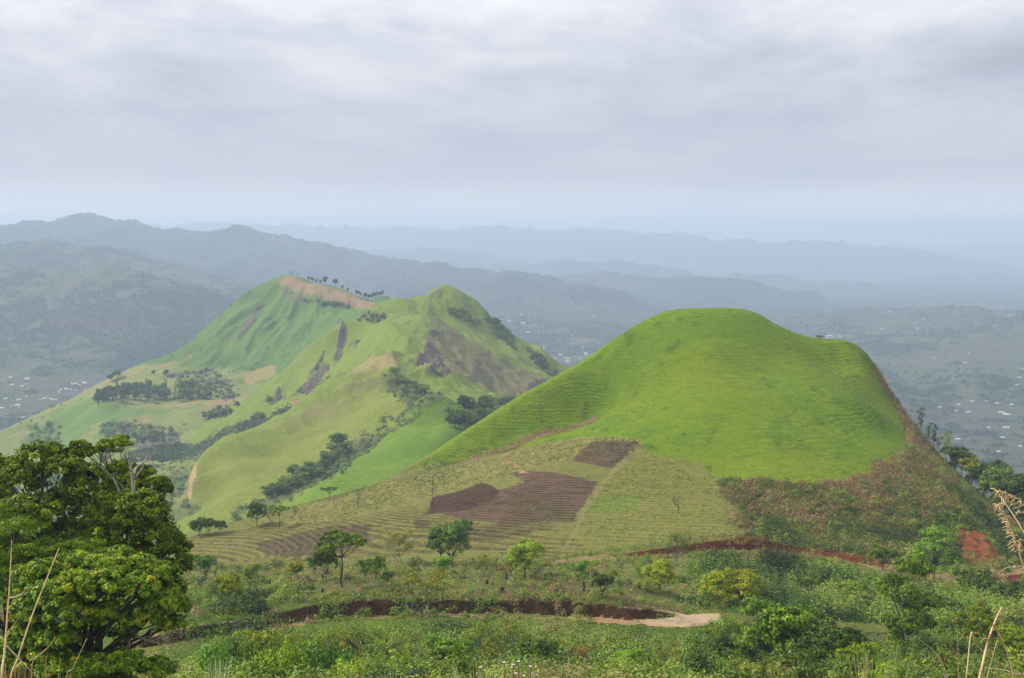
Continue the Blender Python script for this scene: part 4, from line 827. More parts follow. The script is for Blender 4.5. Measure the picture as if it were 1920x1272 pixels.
# ------------------------------------------------------------------ ground cover that nobody could count
def mask_at(m, x, y):
    j = np.clip(np.searchsorted(yy, y), 1, len(yy) - 1); j = j - (y - yy[j - 1] < yy[j] - y); u = x / (y + 40); i = np.clip(np.searchsorted(uu, u), 1, len(uu) - 1); i = i - (u - uu[i - 1] < uu[i] - u)
    return m[j, i]
AREA = np.abs(np.gradient(X, axis=1) * np.gradient(Y, axis=0))
def scatter(m, n, y0, y1, seed, umax=.52, ypow=1.0):
    """n points spread evenly over the marked ground"""
    r = rng(seed); j0, j1 = np.searchsorted(yy, y0), np.searchsorted(yy, y1); w = (m[j0:j1] * AREA[j0:j1] * (np.abs(X[j0:j1]) < umax * (Y[j0:j1] + 8))).astype(float).ravel()
    if w.sum() <= 0: return np.zeros(0), np.zeros(0)
    k = np.searchsorted(np.cumsum(w) / w.sum(), r.rand(n)); k = np.minimum(k, len(w) - 1); j, i = np.unravel_index(k, (j1 - j0, len(uu))); j = j + j0
    y = yy[j] + (r.rand(n) - .5) * (yy[np.minimum(j + 1, len(yy) - 1)] - yy[j - 1]) * .5; u = uu[i] + (r.rand(n) - .5) * (uu[np.minimum(i + 1, len(uu) - 1)] - uu[np.maximum(i - 1, 0)]) * .5
    return u * (y + 40), y
def cover_mat(name, stops, trans=.14):
    m = bpy.data.materials.new(name); m.use_nodes = True; T = NT(m.node_tree); T.n.clear()
    c = T.ramp(T.node('ShaderNodeAttribute', attribute_name='tone').outputs[2], stops)
    pr = T.node('ShaderNodeBsdfPrincipled', {'Base Color': c, 'Roughness': .65}); pr.inputs['Specular IOR Level'].default_value = .25
    tr = T.node('ShaderNodeBsdfTranslucent', {'Color': T.mix(1.0, c, (1.1, 1.2, .6, 1), blend='MULTIPLY')})
    T.node('ShaderNodeOutputMaterial', {'Surface': T.node('ShaderNodeMixShader', {0: trans, 1: pr.outputs[0], 2: tr.outputs[0]}).outputs[0]})
    return m
def cover(name, parts, mat_, z_off=0.0):
    """parts: (x, y, size, height, leaves per clump, leaf size, tone per clump, upright)"""
    g = Geo()
    for n_, prt in enumerate(parts):
        x, y, size, hgt, per, leaf, tone, up = prt[:8]; shell = len(prt) > 8
        r = rng(900 + n_); k = len(x); size = np.broadcast_to(size, (k,)); hgt = np.broadcast_to(hgt, (k,)); z = Hq(x, y); idx = np.repeat(np.arange(k), per)
        d = unit(r.normal(size=(len(idx), 3))) * (r.uniform(.72, 1.05, (len(idx), 1)) if shell else r.rand(len(idx), 1) ** .5); d[:, 2] = np.abs(d[:, 2])
        if shell: d *= (1 + .22 * np.sin(d[:, :1] * 7 + idx[:, None]) * np.sin(d[:, 1:2] * 6 + idx[:, None] * 2.1))
        p = np.stack([x[idx] + d[:, 0] * size[idx], y[idx] + d[:, 1] * size[idx], z[idx] + z_off + d[:, 2] * hgt[idx]], 1)
        tn = tone[idx] + r.normal(0, .13, k)[idx] + r.normal(0, .07, len(idx))
        g.leaves(p, leaf, r, d, .5, tn, up)
    o = bpy.data.objects.new(name, g.mesh(name, mat_)); col.objects.link(o); tag(o, kind='stuff'); return o
def pt(x, y, s, seed, a=.5, b=.45, oct=4): return np.clip(a + b * 1.6 * fbm(x / s, y / s, oct, seed), .02, .98)
def sizes(x, seed, a, b): return rng(seed).uniform(a, b, len(x))
UND = cover_mat('undergrowth_leaf', [(0, (.014, .034, .004)), (.22, (.055, .115, .007)), (.42, (.140, .245, .016)), (.60, (.205, .290, .026)), (.76, (.26, .27, .05)), (.90, (.21, .16, .07)), (1, (.27, .19, .10))])
clear = np.maximum(smooth(fbm(X / 30, Y / 22, 3, 777), .34, .16), (Y < 185) & (X < 20))
low0 = near & (Y < 214) & (RDIST > .8) & (Y > 95) & ~terr
low = low0 & ((RDIST > 13) | ((RDIST > 2.2) & (X / np.maximum(Y, 1) > -.25) & (X / np.maximum(Y, 1) < -.165)))
open_ = (near & (Y > 95) & (Y < 300) & ((Y < 214) | (X / Y > .148)) & (clear < .5) & (RDIST > .5) & ~terr); lowg = low0
thick0 = near & (Y > 217) & (Y < 316) & (X / Y > .148) & (RDIST > .8) & ~scar
thick = thick0 & (RDIST > 11) & (RDIST < 900)
thick = np.where(RDIST > 900, thick0, thick0 & (RDIST > 11))
terrace = near & (Y > 217) & (Y < 300) & (X / Y <= .150) & (RDIST > 1.0) & (SLOPE < .8)
lipm = near & (Y > 217) & (Y < 330) & (RDIST > 1.2) & (RDIST < 5.5)
ps = []
x, y = scatter(lowg, 7500, 100, 214, 71); ps.append((x, y, sizes(x, 2, .4, .9), .45, 14, .24, pt(x, y, 14, 400, .45, .46), .8))
x, y = scatter(thick0, 2600, 217, 316, 72); ps.append((x, y, sizes(x, 2, .4, 1.0), .6, 14, .30, pt(x, y, 14, 401, .42, .46), .8))
x, y = scatter(low * clear, 5000, 100, 214, 1); ps.append((x, y, sizes(x, 2, .8, 1.6), sizes(x, 3, .7, 1.6) + 2.2 * np.clip(fbm(x / 11, y / 11, 3, 490) + .15, 0, 1), 30, .29, pt(x, y, 14, 400, .46, .46), .4))
x, y = scatter(low * clear, 2200, 100, 214, 4); ps.append((x, y, sizes(x, 5, 1.2, 2.6), sizes(x, 6, 2.0, 4.2), 80, .31, pt(x, y, 20, 410, .42, .45), .5))
x, y = scatter(low * clear, 950, 100, 214, 94); ps.append((x, y, sizes(x, 95, 1.7, 3.7), sizes(x, 96, 1.8, 4.2), 340, .44, pt(x, y, 16, 415, .45, .6), .5, 1))
x, y = scatter(thick * clear, 620, 217, 316, 97); ps.append((x, y, sizes(x, 98, 2.2, 4.8), sizes(x, 99, 2.4, 5.6), 340, .54, pt(x, y, 16, 425, .40, .6), .5, 1))
tl = near & (Y > 205) & (Y < 262) & (X / np.maximum(Y, 1) > -.30) & (X / np.maximum(Y, 1) < -.17) & (RDIST > 2.5) & (RDIST < 60)
x, y = scatter(tl, 110, 205, 262, 301); ps.append((x, y, sizes(x, 92, 1.0, 2.4), sizes(x, 93, 1.0, 2.8), 200, .40, pt(x, y, 12, 438, .5, .6), .5, 1))
x, y = scatter(terrace, 520, 217, 300, 91); ps.append((x, y, sizes(x, 92, .7, 1.5), sizes(x, 93, .6, 1.6), 110, .34, pt(x, y, 10, 435, .5, .6), .5, 1))
sj = np.abs(np.gradient(scar.astype(float), axis=1)) + np.abs(np.gradient(scar.astype(float), axis=0)) > 0
x, y = scatter(sj, 150, 290, 395, 188); x = x + rng(5).normal(0, 1.0, len(x)); ps.append((x, y, sizes(x, 89, .5, 1.4), sizes(x, 90, .5, 1.5), 60, .42, pt(x, y, 10, 439, .40, .5), .4, 1))
x, y = scatter(scar, 26, 290, 395, 189); ps.append((x, y, sizes(x, 89, .4, 1.0), sizes(x, 90, .4, .9), 40, .38, pt(x, y, 10, 439, .45, .5), .4, 1))
x, y = scatter(brk & near & (RDIST > 3) & ~scar, 420, 296, 470, 88); ps.append((x, y, sizes(x, 89, .9, 2.0), sizes(x, 90, 1.0, 2.3), 90, .50, np.clip(pt(x, y, 10, 436, .42, .6) + np.where(Hq(x, y) > -72, .35, 0), 0, 1), .4, 1))
x, y = scatter(thick * clear, 2600, 217, 316, 7); ps.append((x, y, sizes(x, 8, 1.2, 2.8), sizes(x, 9, 1.0, 2.4) + 3.5 * np.clip(fbm(x / 13, y / 13, 3, 491) + .1, 0, 1), 54, .36, pt(x, y, 18, 420, .38, .45), .5))
x, y = scatter(terrace, 1500, 217, 300, 191); ps.append((x, y, sizes(x, 92, .3, .8), sizes(x, 93, .5, 1.2), 16, .30, np.clip(pt(x, y, 12, 437, .9, .3), 0, 1), -.2))
x, y = scatter(terrace, 7200, 217, 300, 10); ps.append((x, y, sizes(x, 11, .3, .8), sizes(x, 12, .15, .5), 9, .28, pt(x, y, 10, 430, .52, .5), .8))
bkm = bankm & (Y < 250) & (fbm(X / 7, Y / 30, 3, 801) + np.where(X < -48, .45, 0) > .0)
x, y = scatter(bkm, 420, 195, 240, 214); ps.append((x, y, sizes(x, 14, .4, 1.2), sizes(x, 15, .5, 1.5), 70, .32, pt(x, y, 8, 442, .62, .5), .3, 1))
bk2 = bankm & (Y > 250) & (fbm(X / 8, Y / 30, 3, 802) > .12)
x, y = scatter(bk2, 160, 280, 335, 215); ps.append((x, y, sizes(x, 14, .4, 1.2), sizes(x, 15, .5, 1.5), 60, .36, pt(x, y, 8, 443, .5, .5), .3, 1))
x, y = scatter(lipm, 240, 217, 330, 213); ps.append((x, y, sizes(x, 14, .5, 1.2), sizes(x, 15, .6, 1.8), 70, .34, pt(x, y, 12, 441, .6, .5), .4, 1))
x, y = scatter(lipm, 2400, 217, 330, 13); ps.append((x, y, sizes(x, 14, .4, .9), sizes(x, 15, .4, 1.1), 18, .28, pt(x, y, 12, 440, .62, .45), .3))
cover('undergrowth', ps, UND)
BRK = cover_mat('bracken_frond', [(0, (.030, .062, .010)), (.25, (.085, .130, .018)), (.45, (.150, .165, .030)), (.6, (.21, .165, .055)), (.8, (.25, .155, .075)), (1, (.34, .24, .13))])
x, y = scatter(brk & near & (RDIST > 1) & ~scar, 8000, 296, 480, 20, .48)
tz = pt(x, y, 11, 450, .50, .45) + np.clip((Hq(x, y) + 76) / 12, -.45, .18)
ps = [(x, y, sizes(x, 21, .6, 1.6), sizes(x, 22, .8, 2.3), 24, .40, np.clip(tz, 0, 1), .3)]
x, y = scatter(tan & near, 900, 296, 430, 23); ps.append((x, y, .8, 1.1, 14, .36, pt(x, y, 9, 455, .85, .2), .2))
x, y = scatter(rim & near, 500, 380, 500, 24); ps.append((x, y, .8, .9, 12, .40, pt(x, y, 9, 456, .7, .3), .2))
cover('bracken', ps, BRK)
GRS = cover_mat('field_weed', [(0, (.050, .100, .015)), (.4, (.110, .160, .028)), (.65, (.19, .19, .05)), (.85, (.28, .22, .09)), (1, (.36, .28, .15))])
x, y = scatter((fr | g2) & near, 5200, 330, 480, 30); ps = [(x, y, sizes(x, 31, .4, 1.1), sizes(x, 32, .25, .8), 10, .34, pt(x, y, 16, 460, .55, .5), .5)]
x, y = scatter(st & near, 500, 400, 480, 33); ps.append((x, y, .6, .6, 8, .34, pt(x, y, 10, 461, .8, .3), .4))
x, y = scatter((fields | right_field) & near, 5200, 268, 420, 34); ps.append((x, y, .5, .32, 5, .30, pt(x, y, 16, 462, .35, .5), .8))
x, y = scatter(near & (Y > 290) & ~mound & ~fields & ~brk & (X < 80) & (RDIST > 1), 2600, 270, 420, 35); ps.append((x, y, .7, .6, 9, .34, pt(x, y, 16, 463, .5, .5), .6))
cover('grass', ps, GRS)
# scrub and woodland of the middle and far country
def wood_cover(name, specs, mat_): return cover(name, specs, mat_)
WD = cover_mat('woodland_leaf', [(0, (.020, .048, .018)), (.35, (.035, .080, .024)), (.6, (.065, .115, .030)), (.85, (.12, .16, .045)), (1, (.19, .19, .07))], .15)
gully = poly([(640,850),(700,800),(760,765),(735,745),(715,700),(730,693),(790,725),(830,745),(790,762),(740,812),(690,845),(640,888),(600,910),(500,962),(440,985),(450,960),(520,915),(590,868)], 640, 1150, 6, wl=25) & (mid | spur)
ps = []
x, y = scatter(gully, 420, 640, 1150, 40); ps.append((x, y, sizes(x, 41, 1.5, 4), sizes(x, 42, 1.5, 4.5), 22, 1.3, pt(x, y, 40, 470, .4, .45), .3))
grv = poly([(835,800),(850,775),(905,765),(960,760),(960,800),(860,830)], 780, 1000, 4); 
edge = poly([(340,835),(430,800),(560,765),(640,745),(600,760),(520,800),(430,835),(340,862),(250,868),(240,850)], 1080, 1420, 10, wl=40) & (left | mid)
x, y = scatter(edge, 900, 1080, 1420, 43); ps.append((x, y, sizes(x, 44, 2.5, 6), sizes(x, 45, 2.5, 7), 22, 2.2, pt(x, y, 60, 471, .35, .5), .3))
lowl = left & (Y < 1250) & (Y > 780)
x, y = scatter(lowl, 1100, 800, 1200, 46); ps.append((x, y, sizes(x, 47, 1.5, 4), sizes(x, 48, 1.5, 4), 16, 1.7, pt(x, y, 60, 472, .55, .5), .3))
for pl, yr, n in (([(1080-4,0)], None, 0),):
    pass
strip1 = poly([(838,578),(860,582),(900,602),(905,612),(880,608),(850,595)], 1340, 1480, 4) & mid
strip2 = poly([(905,588),(925,600),(960,630),(965,655),(940,640),(912,608)], 1380, 1500, 4) & mid
strip3 = poly([(985,652),(1010,664),(1035,690),(1050,712),(1030,705),(1000,680)], 1350, 1460, 4) & mid
strip4 = poly([(668,592),(700,582),(720,585),(712,608),(690,612),(670,603)], 1330, 1470, 4) & mid
for q, (mk, n) in enumerate(((strip1, 60), (strip2, 90), (strip3, 70), (strip4, 40))):
    x, y = scatter(mk, n, 1320, 1510, 50 + q); ps.append((x, y, sizes(x, 51, 2, 5), sizes(x, 52, 2, 6), 18, 2.2, pt(x, y, 50, 473, .3, .4), .3))
for q, (pl, n) in enumerate((([(330,700),(400,690),(430,720),(470,742),(400,752),(330,750)], 160), ([(190,800),(260,790),(330,800),(340,830),(200,830)], 120), ([(60,800),(110,790),(120,830),(60,830)], 60), ([(540,700),(560,690),(565,720),(530,735),(515,730)], 60), ([(560,560),(640,572),(650,580),(600,570)], 60))):
    mk = poly(pl, 1250, 1900, 8, wl=40) & left
    x, y = scatter(mk, n, 1250, 1900, 60 + q); ps.append((x, y, sizes(x, 61, 2.5, 6), sizes(x, 62, 2.5, 7), 18, 2.6, pt(x, y, 60, 474, .3, .4), .3))
x, y = scatter(left & (n2 > .1), 260, 1200, 1900, 70); ps.append((x, y, sizes(x, 71, 1.5, 4), sizes(x, 72, 1.5, 4), 12, 2.2, pt(x, y, 60, 475, .35, .4), .3))
cover('scrub', ps, WD)
FW = cover_mat('far_wood_leaf', [(0, (.018, .042, .020)), (.5, (.035, .070, .028)), (1, (.09, .125, .045))], .1)
wm = farm * np.clip(wood * 1.2 + .10, 0, 1) * (Y < 8500)
ps = []
x, y = scatter(np.clip(wm * 1.3 - .25, 0, 1), 17000, 2100, 5400, 80, .5, 1.0); s_ = sizes(x, 81, 5, 14); ps.append((x, y, s_, s_ * .9, 9, 8.0, pt(x, y, 200, 480, .35, .4), .3))
x, y = scatter(wm, 5000, 4800, 8500, 82, .5); s_ = sizes(x, 83, 8, 22); ps.append((x, y, s_, s_ * .7, 8, 12.0, pt(x, y, 300, 481, .3, .4), .3))
cover('woodland', ps, FW)

# ------------------------------------------------------------------ groves and lone trees of the middle distance
def grove(pl, y0, y1, n, h0, h1, labels, group, protos=('far0', 'far1', 'far2'), lm=None, seed=0, sx=1.0, shapes=None):
    r = rng(seed); q = np.array([hit(a, b, y0, y1)[:2] for a, b in pl]); c = q.mean(0); k = 0; out = []
    from_, to_ = q.min(0), q.max(0)
    while k < n:
        p = from_ + (to_ - from_) * r.rand(2); ins = False
        for (ax, ay), (bx_, by_) in zip(q, np.roll(q, -1, 0)):
            if (ay > p[1]) != (by_ > p[1]) and p[0] < (bx_ - ax) * (p[1] - ay) / (by_ - ay) + ax: ins = not ins
        if not ins: continue
        h = r.uniform(h0, h1); f_ = (p[0] - from_[0]) / (to_[0] - from_[0]); lw = labels[k % len(labels)].replace('tree', ('short ', 'mid height ', 'tall ')[min(2, int((h - h0) / (h1 - h0) * 3))] + 'tree', 1).replace('tall tall', 'tall') + (', left side', ', middle', ', right side')[min(2, int(f_ * 3))]
        put_tree(protos[k % len(protos)], p[0], p[1], ground(*p) - .3, h, r.rand() * 6.28, lw, 'tree', group, 'tree', sx, (lm or [None])[k % len(lm or [None])]); k += 1
grove([(838,806),(850,778),(905,768),(925,775),(925,790),(870,828)], 780, 960, 30, 9, 17, ['tree in the grove between spurs and mound'], 'trees of the grove behind the big mound', ('round0', 'round1', 'round2', 'round3'), ['dark', 'blue', 'green'], 1, 1.0)
grove([(905,770),(925,758),(955,765),(960,790),(925,795)], 860, 1010, 10, 10, 16, ['blue green tree at the right end of the grove'], 'thin trees at the end of the grove', ('round2', 'slender1'), ['blue', 'pale'], 2, 1.1)
grove([(500,925),(560,890),(610,880),(600,905),(520,935),(495,938)], 680, 900, 24, 6, 11, ['dark tree in the clump at the foot of the green spur'], 'dark trees below the bright green spur', ('round0', 'round1', 'round3'), ['green', 'blue'], 3, 1.2)
grove([(610,880),(650,850),(655,815),(640,805),(625,845),(605,870)], 740, 960, 14, 6, 12, ['dark tree climbing the gully beside the bright green spur'], 'dark trees in the gully', ('round1', 'round3'), ['green', 'blue'], 4, 1.1)
grove([(725,705),(790,722),(800,745),(760,745),(730,725)], 960, 1130, 14, 5, 9, ['scrubby tree in the hollow below the dark rock'], 'scrubby trees in the hollow below the rock', ('round1', 'round2'), ['green', 'dark'], 5, 1.3)
grove([(180,762),(190,742),(290,735),(300,755),(240,762)], 1440, 1600, 56, 14, 24, ['tree in the left half of the plantation under the left hill'], 'plantation trees, left half', ('far0', 'far1', 'far2', 'slender0'), ['blue', 'dark'], 6, .75)
grove([(300,755),(290,735),(330,728),(395,735),(400,750),(340,756)], 1460, 1620, 44, 11, 20, ['tree in the right half of the plantation under the left hill'], 'plantation trees, right half', ('far0', 'far2', 'slender1'), ['blue', 'green'], 7, .8)
grove([(370,770),(480,760),(560,748),(640,745),(560,775),(400,790)], 1250, 1480, 22, 7, 12, ['small tree scattered in the wooded dip between the two hills'], 'trees in the wooded dip', ('far0', 'far1', 'far2'), ['blue', 'green'], 8, 1.1)
for i, (px, yb, yt) in enumerate([(544,520,511),(550,520,510),(558,520,512)]): at_tree('slender%d' % i, px, yb, yt, ['leftmost tiny tree on the bare top of the left hill', 'middle tiny tree on the bare top of the left hill', 'third tiny tree on the bare top of the left hill'][i], 1850, 1950, Y='crest', leafm='dark', sx=.9)
for i, (px, yb, yt) in enumerate([(579,527,517),(586,528,516),(593,530,518),(601,533,523),(610,538,520),(629,544,526),(642,548,538),(652,550,541)]):
    at_tree('round%d' % (i % 4), px, yb, yt, ['first of the dark ridge trees right of the bare top', 'second dark ridge tree, rounded crown', 'third dark ridge tree, close to its neighbour', 'low ridge tree in a dip of the line', 'tallest domed tree on the left hill ridge', 'tall oval tree standing apart on the left hill ridge', 'small ridge tree right of the oval one', 'thin ridge tree between two gaps'][i], 1780, 1940, Y='crest', leafm='dark', sx=.62)
for i, (px, yb, yt) in enumerate([(669,558,545),(675,559,547),(684,562,548),(691,563,549),(698,564,550),(704,565,551),(710,567,556),(716,569,556)]):
    at_tree('far%d' % (i % 3), px, yb, yt, 'dark tree in the dense row at the right end of the left hill ridge', 1760, 1900, Y='crest', leafm='dark', sx=.75, group='trees in the row at the end of the ridge')
for px, yb, yt, lab, y0, y1 in [(219,712,690,'dark round tree on the left shoulder of the left hill', 1600, 1800), (208,716,698,'smaller dark tree beside the round one on the left shoulder', 1600, 1800), (288,705,692,'small tree on the shoulder above the plantation', 1600, 1800), (311,706,690,'thin tree on the shoulder right above the plantation', 1600, 1800),
   (932,612,592,'tall pointed dark tree on the right slope of the middle hill', 1380, 1490), (942,622,606,'dark tree just below the pointed one on the middle hill', 1380, 1490), (845,592,580,'dark shrubby tree on the middle hill behind the brown slope', 1380, 1470), (1037,713,700,'small dark tree low on the right slope of the middle hill', 1350, 1460)]:
    at_tree('far%d' % (px % 3), px, yb, yt, lab, y0, y1, 'dark', 1.1)

# ------------------------------------------------------------------ shrubs of the near slopes
def shrubs(pl, y0, y1, n, s0, s1, protos, lms, label, group, seed, sz=1.0):
    r = rng(seed); q = np.array(pl); k = 0; lo, hi_ = q.min(0), q.max(0)
    while k < n:
        p = lo + (hi_ - lo) * r.rand(2); ins = False
        for (ax, ay), (bx_, by_) in zip(q, np.roll(q, -1, 0)):
            if (ay > p[1]) != (by_ > p[1]) and p[0] < (bx_ - ax) * (p[1] - ay) / (by_ - ay) + ax: ins = not ins
        if not ins: continue
        x, y, z = hit(p[0], p[1], y0, y1); k += 1
        rd_ = mask_at(RDIST, np.array([x]), np.array([y]))[0]
        if rd_ < 1.4 or mask_at(scar, np.array([x]), np.array([y]))[0]: continue
        lim = 9 if rd_ < 10 else 99
        s = min(r.uniform(s0, s1), 1.0 + rd_ * .12 if rd_ < 16 else 99); pn = protos[r.randint(len(protos))]; lm = lms[r.randint(len(lms))]
        f_ = (p[0] - lo[0]) / (hi_[0] - lo[0]); g_ = (p[1] - lo[1]) / (hi_[1] - lo[1]); t_ = max(0, (s - s0) / (s1 - s0))
        lab = '%s %s %s, %s %s of %s' % (('small', 'middling', 'large')[min(2, int(t_ * 3))], CW[lm], {'l': 'leafy shrub', 's': 'rounded shrub', 'f': 'airy shrub'}[pn[0]], ('back', 'front')[int(g_ > .5)], ('left end', 'left part', 'middle', 'right part', 'right end')[min(4, int(f_ * 5))], label)
        put_solo(pn, x, y, z - .1, s, r.rand() * 6.28, lab, 'shrub', group, 'shrub', sz * r.uniform(.8, 1.2), lm)
CW = dict(bright='bright green', green='mid green', olive='olive', yellow='lime green', grass='yellow green', pale='pale grey green', dark='dark green', blue='bluish green', dry='dry brown', rust='rusty')
LF, SH, FL = ['leafy0', 'leafy1', 'leafy2'], ['shrub0', 'shrub1', 'shrub2', 'shrub3'], ['fluff0', 'fluff1', 'fluff2']
shrubs([(380,1215),(470,1195),(560,1200),(640,1230),(640,1290),(380,1290)], 130, 212, 20, 2.2, 3.6, LF, ['bright', 'green', 'bright'], 'the bushes beside the great trees', 'leafy shrubs beside the great trees', 1, .9)
shrubs([(330,1150),(380,1100),(470,1130),(480,1170),(360,1215),(330,1215)], 150, 260, 16, 2.2, 4.4, SH + FL, ['green', 'olive', 'bright'], 'the strip under the great trees', 'shrubs at the foot of the great trees', 2)
shrubs([(640,1225),(870,1200),(890,1290),(640,1290)], 125, 205, 12, 1.8, 3.2, SH + LF, ['yellow', 'grass', 'bright', 'olive'], 'the bushes around the bare branches', 'shrubs around the many stemmed tree', 3)
shrubs([(860,1205),(1010,1190),(1030,1290),(860,1290)], 125, 205, 12, 1.8, 3.2, FL + SH, ['pale', 'olive', 'pale'], 'the bushes at the thin tree', 'pale shrubs around the thin olive tree', 4)
shrubs([(1000,1190),(1320,1195),(1320,1290),(1000,1290)], 125, 208, 16, 1.3, 2.6, SH + LF, ['bright', 'green', 'rust', 'grass'], 'the slope under the road bend', 'low shrubs under the road bend', 5, .8)
shrubs([(1340,1185),(1560,1150),(1920,1180),(1920,1280),(1340,1280)], 120, 240, 20, 3.6, 6.0, SH + LF, ['green', 'dark', 'blue', 'olive'], 'the lower right thicket', 'shrubs of the lower right thicket', 6)
shrubs([(1300,1100),(1440,1058),(1620,1075),(1900,1100),(1920,1180),(1600,1160),(1330,1160)], 225, 312, 48, 3.0, 6.5, SH + LF + FL, ['green', 'dark', 'blue', 'pale', 'olive', 'bright'], 'the thicket below the upper road', 'shrubs below the upper road', 7)
shrubs([(1130,1080),(1280,1060),(1300,1110),(1150,1120)], 225, 300, 8, 2, 3.8, SH + FL, ['green', 'bright', 'pale'], 'the knoll above the bend', 'shrubs on the knoll above the road bend', 8)
shrubs([(440,1085),(800,1075),(1200,1080),(1240,1120),(700,1118),(440,1128)], 218, 275, 22, .8, 2.2, SH + FL, ['olive', 'green', 'rust', 'pale'], 'the terrace above the bank', 'low shrubs on the terrace', 9, .9)
shrubs([(440,1062),(800,1045),(1200,1052),(1200,1075),(440,1085)], 255, 310, 12, 1.1, 2.3, FL + SH, ['pale', 'olive', 'dry'], 'the strip below the fields', 'shrubs below the fields', 10)
shrubs([(1440,960),(1600,940),(1800,950),(1880,1040),(1700,1045),(1560,1020),(1450,1010)], 300, 400, 20, 1.5, 3.2, SH + LF, ['green', 'olive', 'dark'], 'the lower bracken slope', 'green shrubs on the bracken slope', 11, .8)
shrubs([(1360,915),(1600,915),(1700,880),(1800,940),(1500,960),(1380,950)], 320, 420, 12, 1.1, 2.0, SH + FL, ['dry', 'rust', 'dry'], 'the upper bracken slope', 'brown bushes on the bracken slope', 12, .8)

def front_shrubs(px0, px1, n, Y0, Y1, t0, t1, protos, lms, label, group, seed):
    r = rng(seed)
    for i in range(n):
        px = px0 + (px1 - px0) * (i + r.rand()) / n; y = r.uniform(Y0, Y1); x = P(px, 1270, y)[0]; z = ground(x, y); py = r.uniform(t0, t1); h = P(px, py, y)[2] - z; lm = lms[r.randint(len(lms))]; pn = protos[r.randint(len(protos))]
        sx = r.uniform(3.2, 4.6)
        lab = '%s %s, %s, %s of %s' % (CW[lm], {'l': 'leafy bush', 's': 'rounded bush', 'f': 'airy bush'}[pn[0]], ('low', 'middling tall', 'tallest kind')[int((t1 - py) / (t1 - t0 + .01) * 3)], ('left end', 'left half', 'middle', 'right half', 'right end')[int(i / n * 5)], label)
        put_solo(pn, x, y, z - .1, sx, r.rand() * 6.28, lab, 'shrub', group, 'shrub', h / sx, lm)
front_shrubs(370, 650, 15, 125, 172, 1158, 1215, LF, ['bright', 'green'], 'bushes by the great trees', 'front bushes beside the great trees', 31)
front_shrubs(640, 880, 11, 118, 165, 1185, 1240, LF + SH, ['grass', 'yellow', 'green'], 'bushes under bare branches', 'front bushes under the bare branches', 32)
front_shrubs(880, 1050, 6, 120, 160, 1200, 1245, FL + SH, ['pale', 'olive', 'green'], 'bushes at the thin tree', 'front bushes at the thin tree', 33)
front_shrubs(1040, 1320, 11, 120, 165, 1205, 1250, LF + SH, ['bright', 'green', 'grass'], 'bushes below the road bend', 'front bushes below the road bend', 34)
front_shrubs(1300, 1640, 12, 115, 175, 1165, 1245, SH + LF, ['dark', 'green', 'dark'], 'bushes in the dark thicket', 'front bushes of the dark thicket', 35)
front_shrubs(1600, 1930, 10, 110, 175, 1190, 1250, SH + LF, ['green', 'bright', 'olive', 'dark'], 'bushes behind the dry stalks', 'front bushes behind the dry stalks', 36)
front_shrubs(1335, 1440, 4, 207, 213, 1140, 1156, SH, ['green', 'olive'], 'bushes at the road end', 'bushes at the road end', 37)

r = rng(610)
for i, px in enumerate([895, 915, 932, 958, 1012, 1030, 1052, 1085, 1110, 1160, 640, 590, 520, 750, 775, 830]):
    yb = 1086 + r.uniform(-14, 8); at_tree(('sparse0', 'sparse1', 'slender2', 'round1')[i % 4], px, yb, yb - r.uniform(26, 52), '%s sapling on the terrace, %s' % (('twiggy olive', 'pale airy', 'slim green', 'small round')[i % 4], ['left of the slanting trunk', 'touching the slanting tree on its left', 'just left of the slanting tree', 'under the slanting tree', 'just right of the slanting tree', 'between the slanting tree and the bend', 'left of the dark shrubby tree by a gap', 'two steps left of the dark shrubby tree', 'touching the dark shrubby tree', 'right of the dark shrubby tree',
        'behind the umbrella shaped tree', 'left of the dark leaning tree', 'near the lime green tree', 'under the loose airy tree', 'beside the loose airy tree', 'left of the large forked tree'][i]), 225, 300, ('olive', 'pale', 'green', 'bright')[i % 4], .9)
for k in range(2):
    g = Geo(); g.tube(curve((0, 0, -.1), (.08, .05, .55), rng(k), .1, 5), np.array([.24, .19, .17, .16, .13]), 7); g.tube(curve((0, 0, .2), (.3, .1, .5), rng(k + 5), .1, 4), np.linspace(.07, .03, 4), 5); solo('stump%d' % k, g, [BARK['char']])
r = rng(620)
for i in range(26):
    px = r.uniform(470, 1180); py = r.uniform(1076, 1116); x, y, z = hit(px, py, 218, 290)
    put_solo('stump%d' % (i % 2), x, y, z, r.uniform(.9, 1.8), r.rand() * 6, 'charred stump on the weedy terrace, %s' % ['far left', 'left', 'centre', 'right', 'far right'][int((px - 470) / 142.1)], 'stump', 'charred stumps on the terrace', 'tree_stump', r.uniform(.6, 1.3))

